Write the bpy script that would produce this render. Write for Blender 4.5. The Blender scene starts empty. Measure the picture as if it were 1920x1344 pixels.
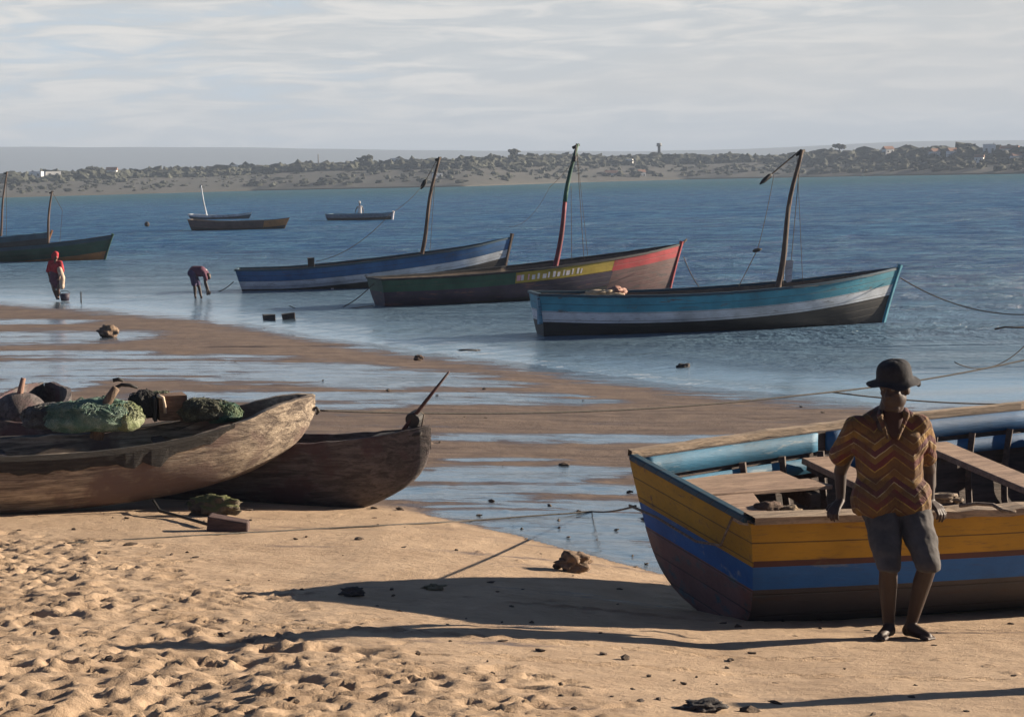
import bpy, math, random
import numpy as np
from mathutils import Vector, Matrix, noise as mnoise

random.seed(7)
rng = np.random.default_rng(7)
R = math.radians
scene = bpy.context.scene
C = scene.collection

# ------------------------------------------------------------------ camera
CAM_H, FPX = 3.8, 3733.0            # height above the water, focal length in photo pixels
TH, RHO = math.atan(0.0921), math.atan(0.0229)
cf = Vector((0, math.cos(TH), -math.sin(TH)))
u0 = Vector((0, math.sin(TH), math.cos(TH)))
r0 = Vector((1, 0, 0))
cr = r0 * math.cos(RHO) - u0 * math.sin(RHO)
cu = r0 * math.sin(RHO) + u0 * math.cos(RHO)
cam_d = bpy.data.cameras.new('camera')
cam_d.lens = FPX / 1920 * 36
cam_d.sensor_width = 36
cam_d.clip_start = 0.1
cam_d.clip_end = 40000
cam = bpy.data.objects.new('camera', cam_d)
C.objects.link(cam)
m = Matrix((cr, cu, -cf)).transposed().to_4x4()
m.translation = (0, 0, CAM_H)
cam.matrix_world = m
scene.camera = cam

# ------------------------------------------------------------------ sun, sky, exposure
SUN_EL, SUN_AZ = R(15.5), R(18)       # azimuth from +X towards +Y
sd = bpy.data.lights.new('sun', 'SUN')
sd.energy = 5.0
sd.angle = R(0.6)
sd.color = (1.0, 0.85, 0.67)
sun = bpy.data.objects.new('sun', sd)
C.objects.link(sun)
sv = Vector((math.cos(SUN_EL) * math.cos(SUN_AZ), math.cos(SUN_EL) * math.sin(SUN_AZ), math.sin(SUN_EL)))
sun.rotation_euler = sv.to_track_quat('Z', 'Y').to_euler()
sun.location = (60, 20, 40)

scene.view_settings.view_transform = 'Standard'
scene.view_settings.look = 'None'
scene.view_settings.gamma = 1
scene.view_settings.exposure = 1.38

world = bpy.data.worlds.new('World')
scene.world = world
world.use_nodes = True


class NT:
    """tiny helper for node trees"""
    def __init__(s, tree):
        s.t = tree
        s.n = tree.nodes
        s.l = tree.links
    def add(s, kind, **kw):
        nd = s.n.new(kind)
        ins = kw.pop('ins', {})
        for k, v in kw.items():
            setattr(nd, k, v)
        for k, v in ins.items():
            sock = nd.inputs[k]
            if hasattr(v, 'node'):
                s.l.new(v, sock)
            else:
                sock.default_value = v
        return nd
    def math(s, op, a, b=0.0, c=0.0, clamp=False):
        nd = s.n.new('ShaderNodeMath')
        nd.operation = op
        nd.use_clamp = clamp
        for i, v in enumerate((a, b, c)):
            if hasattr(v, 'node'):
                s.l.new(v, nd.inputs[i])
            else:
                nd.inputs[i].default_value = v
        return nd.outputs[0]
    def mix(s, f, a, b, blend='MIX'):
        nd = s.n.new('ShaderNodeMix')
        nd.data_type = 'RGBA'
        nd.blend_type = blend
        for idx, v in ((0, f), (6, a), (7, b)):
            if hasattr(v, 'node'):
                s.l.new(v, nd.inputs[idx])
            elif idx == 0:
                nd.inputs[idx].default_value = v
            else:
                nd.inputs[idx].default_value = (*v[:3], 1)
        return nd.outputs[2]
    def ramp(s, f, lo, hi):
        nd = s.n.new('ShaderNodeMapRange')
        nd.interpolation_type = 'SMOOTHSTEP'
        s.l.new(f, nd.inputs[0])
        nd.inputs[1].default_value = lo
        nd.inputs[2].default_value = hi
        return nd.outputs[0]
    def noise(s, vec, scale, detail=4, rough=0.55, dist=0.0):
        nd = s.n.new('ShaderNodeTexNoise')
        if vec is not None:
            s.l.new(vec, nd.inputs['Vector'])
        nd.inputs['Scale'].default_value = scale
        nd.inputs['Detail'].default_value = detail
        nd.inputs['Roughness'].default_value = rough
        nd.inputs['Distortion'].default_value = dist
        return nd.outputs['Fac']
    def mapping(s, vec, scale=(1, 1, 1), rot=(0, 0, 0), loc=(0, 0, 0)):
        nd = s.n.new('ShaderNodeMapping')
        s.l.new(vec, nd.inputs[0])
        nd.inputs['Scale'].default_value = scale
        nd.inputs['Rotation'].default_value = rot
        nd.inputs['Location'].default_value = loc
        return nd.outputs[0]


w = NT(world.node_tree)
w.n.clear()
sky = w.add('ShaderNodeTexSky', sky_type='NISHITA', sun_disc=False, sun_elevation=SUN_EL,
            sun_rotation=math.pi / 2 - SUN_AZ, air_density=0.25, dust_density=0.05, ozone_density=1.5)
geo = w.add('ShaderNodeTexCoord')
sep = w.add('ShaderNodeSeparateXYZ', ins={0: geo.outputs['Generated']})
elev = sep.outputs[2]
az = w.math('ARCTAN2', sep.outputs[0], sep.outputs[1])
# cloud sheet: long low streaks seen at a shallow angle
cmb = w.add('ShaderNodeCombineXYZ', ins={0: az, 1: w.math('MULTIPLY', elev, 6.0), 2: 0.0})
n1 = w.noise(w.mapping(cmb.outputs[0], (4.2, 4.2, 1), (0, 0, R(-4)), (1.3, 0.4, 0)), 1.0, 7, 0.58, 0.6)
n2 = w.noise(w.mapping(cmb.outputs[0], (16, 22, 1), (0, 0, R(-5)), (3.1, 1.7, 0)), 1.0, 6, 0.6, 0.8)
n3 = w.noise(w.mapping(cmb.outputs[0], (2.4, 3.2, 1), (0, 0, R(-8)), (6.4, 5.7, 0)), 1.0, 3, 0.5, 0.2)
dens = w.math('ADD', w.math('MULTIPLY', n1, 0.62), w.math('MULTIPLY', n2, 0.38))
side = w.math('ADD', dens, w.math('MULTIPLY', az, 0.42))
low = w.math('MULTIPLY', elev, -0.3)
cover = w.ramp(w.math('ADD', side, low), 0.08, 0.42)
fade = w.math('MULTIPLY', w.math('SUBTRACT', 1.0, w.ramp(elev, 0.085, 0.17)), w.ramp(sep.outputs[1], 0.70, 0.93))   # the bank stands over the bay and thins out overhead
cover = w.math('MULTIPLY', cover, fade, clamp=True)
ccol = w.mix(w.ramp(n2, 0.40, 0.66), (0.235, 0.245, 0.250), (0.330, 0.318, 0.300))
ccol = w.mix(w.math('MULTIPLY', w.ramp(n3, 0.42, 0.62), 0.5), ccol, (0.262, 0.252, 0.238))
bg1 = w.add('ShaderNodeBackground', ins={0: sky.outputs[0], 1: 0.05})
bg2 = w.add('ShaderNodeBackground', ins={0: ccol, 1: 1.0})
# clear but bright hazy blue between the cloud bank and the deep sky overhead
veil = w.math('MULTIPLY', w.math('SUBTRACT', 1.0, w.ramp(elev, 0.22, 0.55)), w.ramp(sep.outputs[1], 0.60, 0.93))
bg3 = w.add('ShaderNodeBackground', ins={0: (0.190, 0.290, 0.390, 1), 1: 1.0})
m1 = w.add('ShaderNodeMixShader', ins={0: veil, 1: bg1.outputs[0], 2: bg3.outputs[0]})
mx = w.add('ShaderNodeMixShader', ins={0: cover, 1: m1.outputs[0], 2: bg2.outputs[0]})
wo = w.add('ShaderNodeOutputWorld', ins={0: mx.outputs[0]})

# ------------------------------------------------------------------ terrain
def ip(x, xs, ys):
    return np.interp(x, xs, ys)

E_X, E_Y = [-40, -12, -5, -2.6, -1.09, 1.12, 2.0, 4, 8, 40], [34, 25, 21, 20.3, 19.2, 15.8, 15.1, 14.8, 15.0, 18]
def _shore():
    xs, ys = [-60], [110]
    for px, py in [(-200, 562), (0, 564), (150, 575), (400, 592), (600, 628), (850, 664), (1000, 686), (1200, 712), (1500, 740), (1700, 757), (1900, 752), (2300, 742)]:
        d = cf * FPX + cr * (px - 960) + cu * (672 - py)
        k = -CAM_H / d.z
        xs.append(d.x * k); ys.append(d.y * k)
    return xs + [40, 90], ys + [45, 80]
S_X, S_Y = _shore()


def vnoise(x, y, seed=0):
    xi, yi = np.floor(x).astype(np.int64), np.floor(y).astype(np.int64)
    fx, fy = x - xi, y - yi
    fx, fy = fx * fx * (3 - 2 * fx), fy * fy * (3 - 2 * fy)
    def h(a, b):
        v = (a * 374761393 + b * 668265263 + seed * 1442695041) & 0xffffffff
        v = ((v ^ (v >> 13)) * 1274126177) & 0xffffffff
        v = v ^ (v >> 16)
        return (v & 0xffff) / 65535.0
    return (h(xi, yi) * (1 - fx) + h(xi + 1, yi) * fx) * (1 - fy) + (h(xi, yi + 1) * (1 - fx) + h(xi + 1, yi + 1) * fx) * fy - 0.5


def fbm(x, y, oct=4, seed=0, gain=0.5):
    s, a = 0, 1.0
    for k in range(oct):
        s = s + a * vnoise(x * 2 ** k + 17.3 * k, y * 2 ** k - 9.1 * k, seed + k)
        a *= gain
    return s


def ground(x, y):
    x = np.asarray(x, float); y = np.asarray(y, float)
    e, s = ip(x, E_X, E_Y), ip(x, S_X, S_Y)
    s = s + 1.1 * fbm(x * 0.35, y * 0.02, 3, 5)
    slope = ip(x, [-1.5, 2], [0.078, 0.114])
    face = 0.62 + slope * (e - y)
    face = np.where(face > 1.6, 1.6 + (face - 1.6) * 0.4, face)
    flat = 0.62 * (s - y) / (s - e)
    under = -0.035 * (y - s)
    z = np.where(y < e, face, np.where(y < s, flat, np.maximum(under, -3.0)))
    z = z + 0.012 * fbm(x * 0.5, y * 0.35, 3, 9) * np.clip(y / 10, 0, 1.5)
    return z


def gz(x, y):
    return float(ground(x, y))


def ray(px, py):
    d = cf * FPX + cr * (px - 960) + cu * (672 - py)
    return d / d.y                     # per metre of y


def PD(px, py, D):
    d = ray(px, py)
    return Vector((0, 0, CAM_H)) + d * D


def PZ(px, py, z=0.0):
    d = ray(px, py)
    return Vector((0, 0, CAM_H)) + d * ((z - CAM_H) / d.z)


def PG(px, py):
    """point on the sand seen at that pixel"""
    d = ray(px, py)
    D = 7.0
    while D < 200:
        if CAM_H + d.z * D < gz(d.x * D, D):
            break
        D += 0.02
    return Vector((d.x * D, D, gz(d.x * D, D)))


# ------------------------------------------------------------------ object helpers
def tag(o, label=None, cat=None, group=None, kind=None):
    if label: o['label'] = label
    if cat: o['category'] = cat
    if group: o['group'] = group
    if kind: o['kind'] = kind
    return o


def empty(name, loc, rz=0, label=None, cat=None, group=None):
    o = bpy.data.objects.new(name, None)
    o.empty_display_size = 0.2
    C.objects.link(o)
    o.location = loc
    o.rotation_euler = (0, 0, rz)
    return tag(o, label, cat, group)


def mesh(name, verts, faces, mat=None, parent=None, loc=None, smooth=True, uvs=None, mats=None, fm=None):
    me = bpy.data.meshes.new(name)
    v = np.asarray(verts, float).reshape(-1, 3)
    if loc is not None:
        v = v - np.array(loc)
    me.from_pydata(v.tolist(), [], faces)
    for q in (mats or [mat]):
        if q: me.materials.append(q)
    if fm is not None:
        me.polygons.foreach_set('material_index', np.asarray(fm, np.int32))
    if smooth:
        me.polygons.foreach_set('use_smooth', [True] * len(me.polygons))
    if uvs is not None:
        ul = me.uv_layers.new(name='UVMap')
        li = np.zeros(len(me.loops), np.int32)
        me.loops.foreach_get('vertex_index', li)
        ul.data.foreach_set('uv', np.asarray(uvs, float)[li].ravel())
    me.update()
    o = bpy.data.objects.new(name, me)
    C.objects.link(o)
    if loc is not None: o.location = loc
    if parent: o.parent = parent
    return o


class MB:
    def __init__(s):
        s.v, s.f, s.uv = [], [], []
    def grid(s, P, U=None, flip=False, closed=False):
        P = np.asarray(P, float)
        n, m_ = P.shape[:2]
        b = len(s.v)
        s.v += P.reshape(-1, 3).tolist()
        if U is None:
            U = np.zeros((n, m_, 2))
            U[..., 0] = P[..., 0]; U[..., 1] = P[..., 2]
        s.uv += np.asarray(U).reshape(-1, 2).tolist()
        for i in range(n - 1):
            for j in range(m_ if closed else m_ - 1):
                q = (b + i * m_ + j, b + (i + 1) * m_ + j, b + (i + 1) * m_ + (j + 1) % m_, b + i * m_ + (j + 1) % m_)
                s.f.append(q[::-1] if flip else q)
        return s
    def tube(s, pts, r, seg=8, caps=True, flat=1.0):
        pts = [Vector(p) for p in pts]
        n = len(pts)
        rs = r if hasattr(r, '__len__') else [r] * n
        t0 = (pts[1] - pts[0]).normalized()
        ref = Vector((0, 0, 1)) if abs(t0.z) < 0.9 else Vector((1, 0, 0))
        b = len(s.v)
        for i, p in enumerate(pts):
            t = (pts[min(i + 1, n - 1)] - pts[max(i - 1, 0)]).normalized()
            a = t.cross(ref).normalized()
            c = a.cross(t).normalized()
            for k in range(seg):
                th = 2 * math.pi * k / seg
                q = p + (a * math.cos(th) + c * math.sin(th) * flat) * rs[i]
                s.v.append(tuple(q)); s.uv.append((i * 0.1, k / seg))
        for i in range(n - 1):
            for k in range(seg):
                s.f.append((b + i * seg + k, b + i * seg + (k + 1) % seg, b + (i + 1) * seg + (k + 1) % seg, b + (i + 1) * seg + k))
        if caps:
            s.f.append(tuple(b + k for k in range(seg))[::-1])
            s.f.append(tuple(b + (n - 1) * seg + k for k in range(seg)))
        return s
    def box(s, c, d, rz=0, jit=0.0, M=None):
        b = len(s.v)
        cx, cy, cz = c
        for sz in (-1, 1):
            for sy in (-1, 1):
                for sx in (-1, 1):
                    x, y, z = sx * d[0] / 2, sy * d[1] / 2, sz * d[2] / 2
                    if jit:
                        x += random.uniform(-jit, jit); y += random.uniform(-jit, jit); z += random.uniform(-jit, jit)
                    if M is not None:
                        q = M @ Vector((x, y, z)); x, y, z = q
                    xx = x * math.cos(rz) - y * math.sin(rz); yy = x * math.sin(rz) + y * math.cos(rz)
                    s.v.append((cx + xx, cy + yy, cz + z)); s.uv.append((x + cx, z + y))
        for q in ((0, 2, 3, 1), (4, 5, 7, 6), (0, 1, 5, 4), (2, 6, 7, 3), (0, 4, 6, 2), (1, 3, 7, 5)):
            s.f.append(tuple(b + k for k in q))
        return s
    def build(s, name, mat, parent=None, loc=None, smooth=True, mats=None):
        return mesh(name, s.v, s.f, mat, parent, loc, smooth, s.uv, mats)


def solid(o, th, offset=-1, moff=0, bevel=0):
    md = o.modifiers.new('thickness', 'SOLIDIFY')
    md.thickness = th; md.offset = offset; md.material_offset = moff; md.material_offset_rim = moff
    md.use_even_offset = False
    if bevel:
        b = o.modifiers.new('bevel', 'BEVEL'); b.width = bevel; b.segments = 2
    return o


def bevel(o, wd=0.01, seg=2):
    b = o.modifiers.new('bevel', 'BEVEL'); b.width = wd; b.segments = seg
    for p in o.data.polygons: p.use_smooth = False
    return o


def sag(a, b, drop, n=40):
    a, b = Vector(a), Vector(b)
    return [a.lerp(b, i / n) - Vector((0, 0, drop * 4 * (i / n) * (1 - i / n))) for i in range(n + 1)]


def ico(sub=2):
    import bmesh
    bm = bmesh.new()
    bmesh.ops.create_icosphere(bm, subdivisions=sub, radius=1)
    v = np.array([q.co[:] for q in bm.verts]); f = [tuple(x.index for x in q.verts) for q in bm.faces]
    bm.free()
    return v, f


ICO2, ICO3, ICO4 = ico(2), ico(3), ico(4)


def lump(name, loc, size, mat, seed=0, rough=0.35, rz=0, freq=1.6, label=None, cat=None, group=None, sink=0.25, parent=None, tilt=0, base=ICO4):
    v, f = base
    out = []
    for p in v:
        q = Vector(p)
        k = 1 + rough * (mnoise.fractal(q * freq + Vector((seed * 3.7, seed, 0)), 0.8, 2.2, 4))
        q = Vector((q.x * size[0], q.y * size[1], q.z * size[2])) * k
        out.append(q)
    Mx = Matrix.Rotation(rz, 3, 'Z') @ Matrix.Rotation(tilt, 3, 'Y')
    out = [tuple(Mx @ q) for q in out]
    o = mesh(name, out, f, mat, parent)
    o.location = Vector(loc) + Vector((0, 0, size[2] * (1 - sink)))
    return tag(o, label, cat, group)


# ------------------------------------------------------------------ materials
def principled(nt, **ins):
    b = nt.add('ShaderNodeBsdfPrincipled')
    for k, v in ins.items():
        key = {'color': 'Base Color', 'rough': 'Roughness', 'normal': 'Normal', 'spec': 'Specular IOR Level', 'ior': 'IOR'}.get(k, k)
        if hasattr(v, 'node'):
            nt.l.new(v, b.inputs[key])
        else:
            b.inputs[key].default_value = (*v, 1) if key == 'Base Color' else v
    return b


def newmat(name):
    mt = bpy.data.materials.new(name)
    mt.use_nodes = True
    nt = NT(mt.node_tree)
    nt.n.clear()
    return mt, nt


def out(nt, sh):
    nt.add('ShaderNodeOutputMaterial', ins={0: sh})


def bump(nt, h, strength, dist=0.02, normal=None):
    b = nt.add('ShaderNodeBump', ins={'Height': h, 'Strength': strength, 'Distance': dist})
    if normal is not None:
        nt.l.new(normal, b.inputs['Normal'])
    return b.outputs[0]


def weathered(name, col, under=(0.10, 0.075, 0.055), wear=0.38, scale=1.0, rough=0.65, plank=0.0, dirt=0.5, grime=(0.05, 0.045, 0.04)):
    """old paint on planks: fading, scuffs down to the wood, plank seams"""
    mt, nt = newmat(name)
    tc = nt.add('ShaderNodeTexCoord')
    ob = tc.outputs['Object']
    st = nt.mapping(ob, (0.5 * scale, 2 * scale, 3.2 * scale))
    a = nt.noise(st, 3.0, 8, 0.65, 0.3)
    b = nt.noise(ob, 1.1 * scale, 5, 0.6)
    c = nt.noise(nt.mapping(ob, (1.5 * scale, 6 * scale, 14 * scale)), 4.0, 6, 0.7)
    c1 = nt.mix(nt.ramp(b, 0.3, 0.7), tuple(x * 0.72 for x in col), tuple(min(1, x * 1.25 + 0.01) for x in col))
    c2 = nt.mix(nt.ramp(a, 0.72 - wear * 0.5, 0.80 - wear * 0.3), c1, under)
    c3 = nt.mix(nt.math('MULTIPLY', nt.ramp(c, 0.5, 0.75), dirt), c2, grime)
    h = nt.math('ADD', nt.math('MULTIPLY', a, 0.6), nt.math('MULTIPLY', c, 0.5))
    if plank:
        uv = nt.add('ShaderNodeSeparateXYZ', ins={0: tc.outputs['UV']})
        fr = nt.math('FRACT', nt.math('DIVIDE', uv.outputs[1], plank))
        seam = nt.ramp(nt.math('ABSOLUTE', nt.math('SUBTRACT', fr, 0.5)), 0.455, 0.49)
        c3 = nt.mix(nt.math('MULTIPLY', seam, 0.75), c3, (0.03, 0.025, 0.02))
        h = nt.math('SUBTRACT', h, nt.math('MULTIPLY', seam, 1.2))
    bs = principled(nt, color=c3, rough=rough, normal=bump(nt, h, 0.55, 0.012))
    out(nt, bs.outputs[0])
    return mt


def wood(name, c_lo, c_hi, scale=1.0, axis=0, rough=0.8, strength=0.6, blotch=None):
    mt, nt = newmat(name)
    tc = nt.add('ShaderNodeTexCoord')
    ob = tc.outputs['Object']
    sc = [7 * scale] * 3
    sc[axis] = 0.7 * scale
    g = nt.noise(nt.mapping(ob, tuple(sc)), 2.2, 8, 0.65, 0.8)
    b = nt.noise(ob, 1.3 * scale, 5, 0.6)
    fine = nt.noise(nt.mapping(ob, tuple(x * 3 for x in sc)), 3, 5, 0.7)
    c = nt.mix(nt.ramp(g, 0.32, 0.68), c_lo, c_hi)
    c = nt.mix(nt.math('MULTIPLY', nt.ramp(fine, 0.5, 0.68), 0.55), c, tuple(x * 0.35 for x in c_lo))
    if blotch:
        c = nt.mix(nt.ramp(b, 0.48, 0.62), c, blotch)
    h = nt.math('ADD', g, nt.math('MULTIPLY', fine, 0.6))
    bs = principled(nt, color=c, rough=rough, normal=bump(nt, h, strength, 0.02))
    out(nt, bs.outputs[0])
    return mt


def rocky(name, a, b, scale=4.0, rough=0.9, moss=None, wet=0):
    mt, nt = newmat(name)
    tc = nt.add('ShaderNodeTexCoord').outputs['Object']
    n = nt.noise(tc, scale, 8, 0.65)
    n_ = nt.noise(tc, scale * 6, 5, 0.7)
    c = nt.mix(nt.ramp(n, 0.35, 0.65), a, b)
    c = nt.mix(nt.math('MULTIPLY', nt.ramp(n_, 0.5, 0.7), 0.5), c, tuple(x * 0.4 for x in a))
    if moss:
        gn = nt.add('ShaderNodeNewGeometry')
        up = nt.add('ShaderNodeSeparateXYZ', ins={0: gn.outputs['Normal']}).outputs[2]
        f = nt.ramp(nt.math('ADD', up, nt.math('MULTIPLY', nt.noise(tc, scale * 1.5, 4), 1.2)), 0.85, 1.15)
        c = nt.mix(f, c, moss)
    bs = principled(nt, color=c, rough=rough, normal=bump(nt, nt.math('ADD', n, nt.math('MULTIPLY', n_, 0.5)), 0.8, 0.03))
    out(nt, bs.outputs[0])
    return mt


def plain(name, col, rough=0.7, var=0.25, scale=6.0, bmp=0.3, **kw):
    mt, nt = newmat(name)
    tc = nt.add('ShaderNodeTexCoord').outputs['Object']
    n = nt.noise(tc, scale, 5, 0.6)
    c = nt.mix(nt.ramp(n, 0.3, 0.7), tuple(x * (1 - var) for x in col), tuple(min(1, x * (1 + var)) for x in col))
    bs = principled(nt, color=c, rough=rough, normal=bump(nt, n, bmp, 0.01), **kw)
    out(nt, bs.outputs[0])
    return mt


def sand_material():
    mt, nt = newmat('beach sand')
    g = nt.add('ShaderNodeNewGeometry').outputs['Position']
    at = nt.add('ShaderNodeAttribute', attribute_name='wet').outputs['Fac']      # 0 dry .. 1 standing film of water
    dm = nt.add('ShaderNodeAttribute', attribute_name='damp').outputs['Fac']
    n_big = nt.noise(g, 0.55, 5, 0.6)
    n_mid = nt.noise(nt.mapping(g, (1, 0.6, 1)), 2.3, 6, 0.62)
    n_fine = nt.noise(g, 26, 6, 0.72)
    n_grain = nt.noise(g, 150, 3, 0.8)
    dry = nt.mix(nt.ramp(n_mid, 0.3, 0.7), (0.38, 0.268, 0.175), (0.50, 0.362, 0.243))
    dry = nt.mix(nt.math('MULTIPLY', nt.ramp(n_fine, 0.50, 0.74), 0.42), dry, (0.27, 0.195, 0.14))
    dry = nt.mix(nt.math('MULTIPLY', nt.ramp(n_grain, 0.58, 0.72), 0.30), dry, (0.20, 0.14, 0.10))
    damp = nt.mix(nt.ramp(n_mid, 0.3, 0.7), (0.130, 0.092, 0.072), (0.195, 0.140, 0.105))
    damp = nt.mix(nt.math('MULTIPLY', nt.ramp(n_fine, 0.52, 0.72), 0.40), damp, (0.11, 0.078, 0.062))
    stk = nt.noise(nt.mapping(g, (0.22, 1.9, 1), (0, 0, R(-3))), 1.7, 6, 0.68, 0.3)
    damp = nt.mix(nt.math('MULTIPLY', nt.ramp(stk, 0.48, 0.60), 0.6), damp, (0.080, 0.056, 0.050))
    fd = nt.ramp(nt.math('ADD', dm, nt.math('MULTIPLY', nt.math('SUBTRACT', n_mid, 0.5), 0.5)), 0.30, 0.70)
    col = nt.mix(fd, dry, damp)
    wetf = nt.math('ADD', at, nt.math('ADD', nt.math('MULTIPLY', nt.math('SUBTRACT', nt.noise(nt.mapping(g, (0.7, 1.3, 1)), 1.8, 7, 0.72), 0.5), 1.3), nt.math('MULTIPLY', nt.math('SUBTRACT', nt.noise(nt.mapping(g, (0.16, 1.9, 1), (0, 0, R(-4))), 1.6, 6, 0.66, .4), 0.5), 2.1)))
    film = nt.ramp(wetf, 0.50, 0.66)
    halo = nt.ramp(wetf, 0.16, 0.56)
    col = nt.mix(halo, col, (0.092, 0.068, 0.064))
    col = nt.mix(film, col, (0.060, 0.055, 0.055))
    rgh = nt.math('SUBTRACT', 0.93, nt.math('MULTIPLY', halo, 0.50))
    # grain and small ripples of the sand
    h = nt.math('ADD', nt.math('MULTIPLY', n_fine, 0.7), nt.math('MULTIPLY', n_grain, 0.25))
    h = nt.math('ADD', h, nt.math('MULTIPLY', nt.noise(nt.mapping(g, (1, 1.6, 1)), 7, 6, 0.65), 1.2))
    nrm = bump(nt, h, 0.75, 0.022)
    sand = principled(nt, color=col, rough=rgh, normal=nrm, spec=0.3)
    # the film of water: low ripples
    rip = nt.noise(nt.mapping(g, (0.55, 2.6, 1), (0, 0, R(8))), 3.2, 5, 0.6, 0.5)
    rip2 = nt.noise(nt.mapping(g, (1.2, 4.5, 1)), 9.0, 3, 0.6, 0.5)
    wn = bump(nt, nt.math('ADD', rip, nt.math('MULTIPLY', rip2, 0.25)), 0.30, 0.025)
    water = principled(nt, color=(0.075, 0.100, 0.130), rough=0.10, normal=wn, ior=1.33, spec=0.5)
    ms = nt.add('ShaderNodeMixShader', ins={0: film, 1: sand.outputs[0], 2: water.outputs[0]})
    out(nt, ms.outputs[0])
    return mt


def water_material():
    mt, nt = newmat('sea water')
    g = nt.add('ShaderNodeNewGeometry').outputs['Position']
    ch = nt.add('ShaderNodeAttribute', attribute_name='chop').outputs['Fac']      # 0 calm at the beach .. 1 open water
    sh = nt.add('ShaderNodeAttribute', attribute_name='shore').outputs['Fac']
    band = nt.noise(nt.mapping(g, (0.006, 0.045, 1), (0, 0, R(5))), 1.0, 4, 0.6, 0.4)
    band2 = nt.noise(nt.mapping(g, (0.03, 0.35, 1), (0, 0, R(4))), 1.0, 4, 0.6, 0.4)
    w1 = nt.noise(nt.mapping(g, (0.55, 1.0, 1), (0, 0, R(12))), 0.9, 7, 0.70, 0.6)
    w2 = nt.noise(nt.mapping(g, (0.9, 1.5, 1), (0, 0, R(-8))), 2.6, 6, 0.7, 0.5)
    w3 = nt.noise(nt.mapping(g, (0.8, 2.2, 1)), 7.0, 4, 0.7, 0.3)
    wf = nt.noise(nt.mapping(g, (0.20, 0.24, 1), (0, 0, R(10))), 1.0, 6, 0.72, 0.4)
    hh = nt.math('ADD', nt.math('MULTIPLY', w1, 1.0), nt.math('MULTIPLY', w2, 0.40))
    hh = nt.math('ADD', hh, nt.math('MULTIPLY', wf, 4.0))
    amp = nt.math('MULTIPLY', ch, nt.math('ADD', 0.55, nt.math('MULTIPLY', nt.ramp(nt.math('ADD', band, nt.math('MULTIPLY', nt.math('SUBTRACT', band2, 0.5), 0.6)), 0.35, 0.65), 0.65)))
    h = nt.math('MULTIPLY', hh, amp)
    h = nt.math('ADD', h, nt.math('MULTIPLY', nt.math('ADD', nt.math('MULTIPLY', w3, 0.035), nt.math('MULTIPLY', w2, 0.09)), nt.math('ADD', 0.11, ch)))
    nrm = bump(nt, h, 1.0, 0.9)
    deep = nt.mix(nt.ramp(band, 0.3, 0.7), (0.002, 0.050, 0.178), (0.006, 0.088, 0.265))
    shal = (0.140, 0.205, 0.255)
    crest_light = nt.ramp(nt.math('ADD', nt.math('MULTIPLY', w1, .45), nt.math('ADD', nt.math('MULTIPLY', w2, .25), nt.math('MULTIPLY', wf, .3))), 0.44, 0.60)
    deep = nt.mix(nt.math('MULTIPLY', crest_light, 0.85), deep, (0.110, 0.300, 0.480))  # glints and slope shading of the chop painted into the body colour
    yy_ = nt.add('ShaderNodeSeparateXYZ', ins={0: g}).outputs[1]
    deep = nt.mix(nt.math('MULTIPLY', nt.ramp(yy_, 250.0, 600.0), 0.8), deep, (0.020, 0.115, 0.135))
    col = nt.mix(ch, shal, deep)
    foam_n = nt.noise(nt.mapping(g, (1.2, 2.2, 1)), 2.2, 6, 0.75, 0.6)
    foam_b = nt.noise(nt.mapping(g, (0.10, 1.1, 1), (0, 0, R(-32))), 1.3, 3, 0.6, 0.5)
    foam = nt.math('MULTIPLY', nt.ramp(foam_n, 0.52, 0.64), nt.ramp(nt.math('ADD', nt.math('MULTIPLY', sh, 0.42), foam_b), 0.76, 0.90))
    col = nt.mix(foam, col, (0.62, 0.64, 0.66))
    rgh = nt.math('ADD', 0.08, nt.math('ADD', nt.math('MULTIPLY', ch, 0.14), nt.math('MULTIPLY', foam, 0.6)))
    sp = nt.math('SUBTRACT', 0.5, nt.math('MULTIPLY', ch, 0.40))      # open chop: steep facets hide each other and mirror less
    body = nt.add('ShaderNodeBsdfDiffuse', ins={'Color': col, 'Normal': nrm})
    mir = nt.add('ShaderNodeBsdfGlossy', ins={'Color': (1, 1, 1, 1), 'Roughness': rgh, 'Normal': nrm})
    fr = nt.add('ShaderNodeFresnel', ins={'IOR': 1.33, 'Normal': nrm}).outputs[0]
    fr = nt.math('MULTIPLY', nt.math('MINIMUM', fr, 0.72), nt.math('SUBTRACT', 1.0, nt.math('MULTIPLY', ch, 0.62)))
    fr = nt.math('MULTIPLY', fr, nt.math('SUBTRACT', 1.0, foam))
    ms = nt.add('ShaderNodeMixShader', ins={0: fr, 1: body.outputs[0], 2: mir.outputs[0]})
    out(nt, ms.outputs[0])
    return mt


M_SAND = sand_material()
M_WATER = water_material()

# ------------------------------------------------------------------ beach mesh
def axis_x():
    a = [0.0]
    st = 0.028
    while a[-1] < 4.4: a.append(a[-1] + st)
    while a[-1] < 260:
        st = min(st * 1.045, 12); a.append(a[-1] + st)
    a = np.array(a)
    return np.concatenate([-a[:0:-1], a])


def axis_y():
    b = [8.0]
    while b[-1] < 190:
        b.append(b[-1] + max(0.026, 0.0046 * b[-1] if b[-1] > 15.5 else 0.026))
    pre = [-60, -30, -15, -8, -4, 0, 2, 3.5, 4.8, 5.8, 6.5, 7.0, 7.4, 7.7, 7.9]
    return np.array(pre + b + [230, 320])


XS, YS = axis_x(), axis_y()
GX, GY = np.meshgrid(XS, YS)
GZ = ground(GX, GY)
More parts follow.
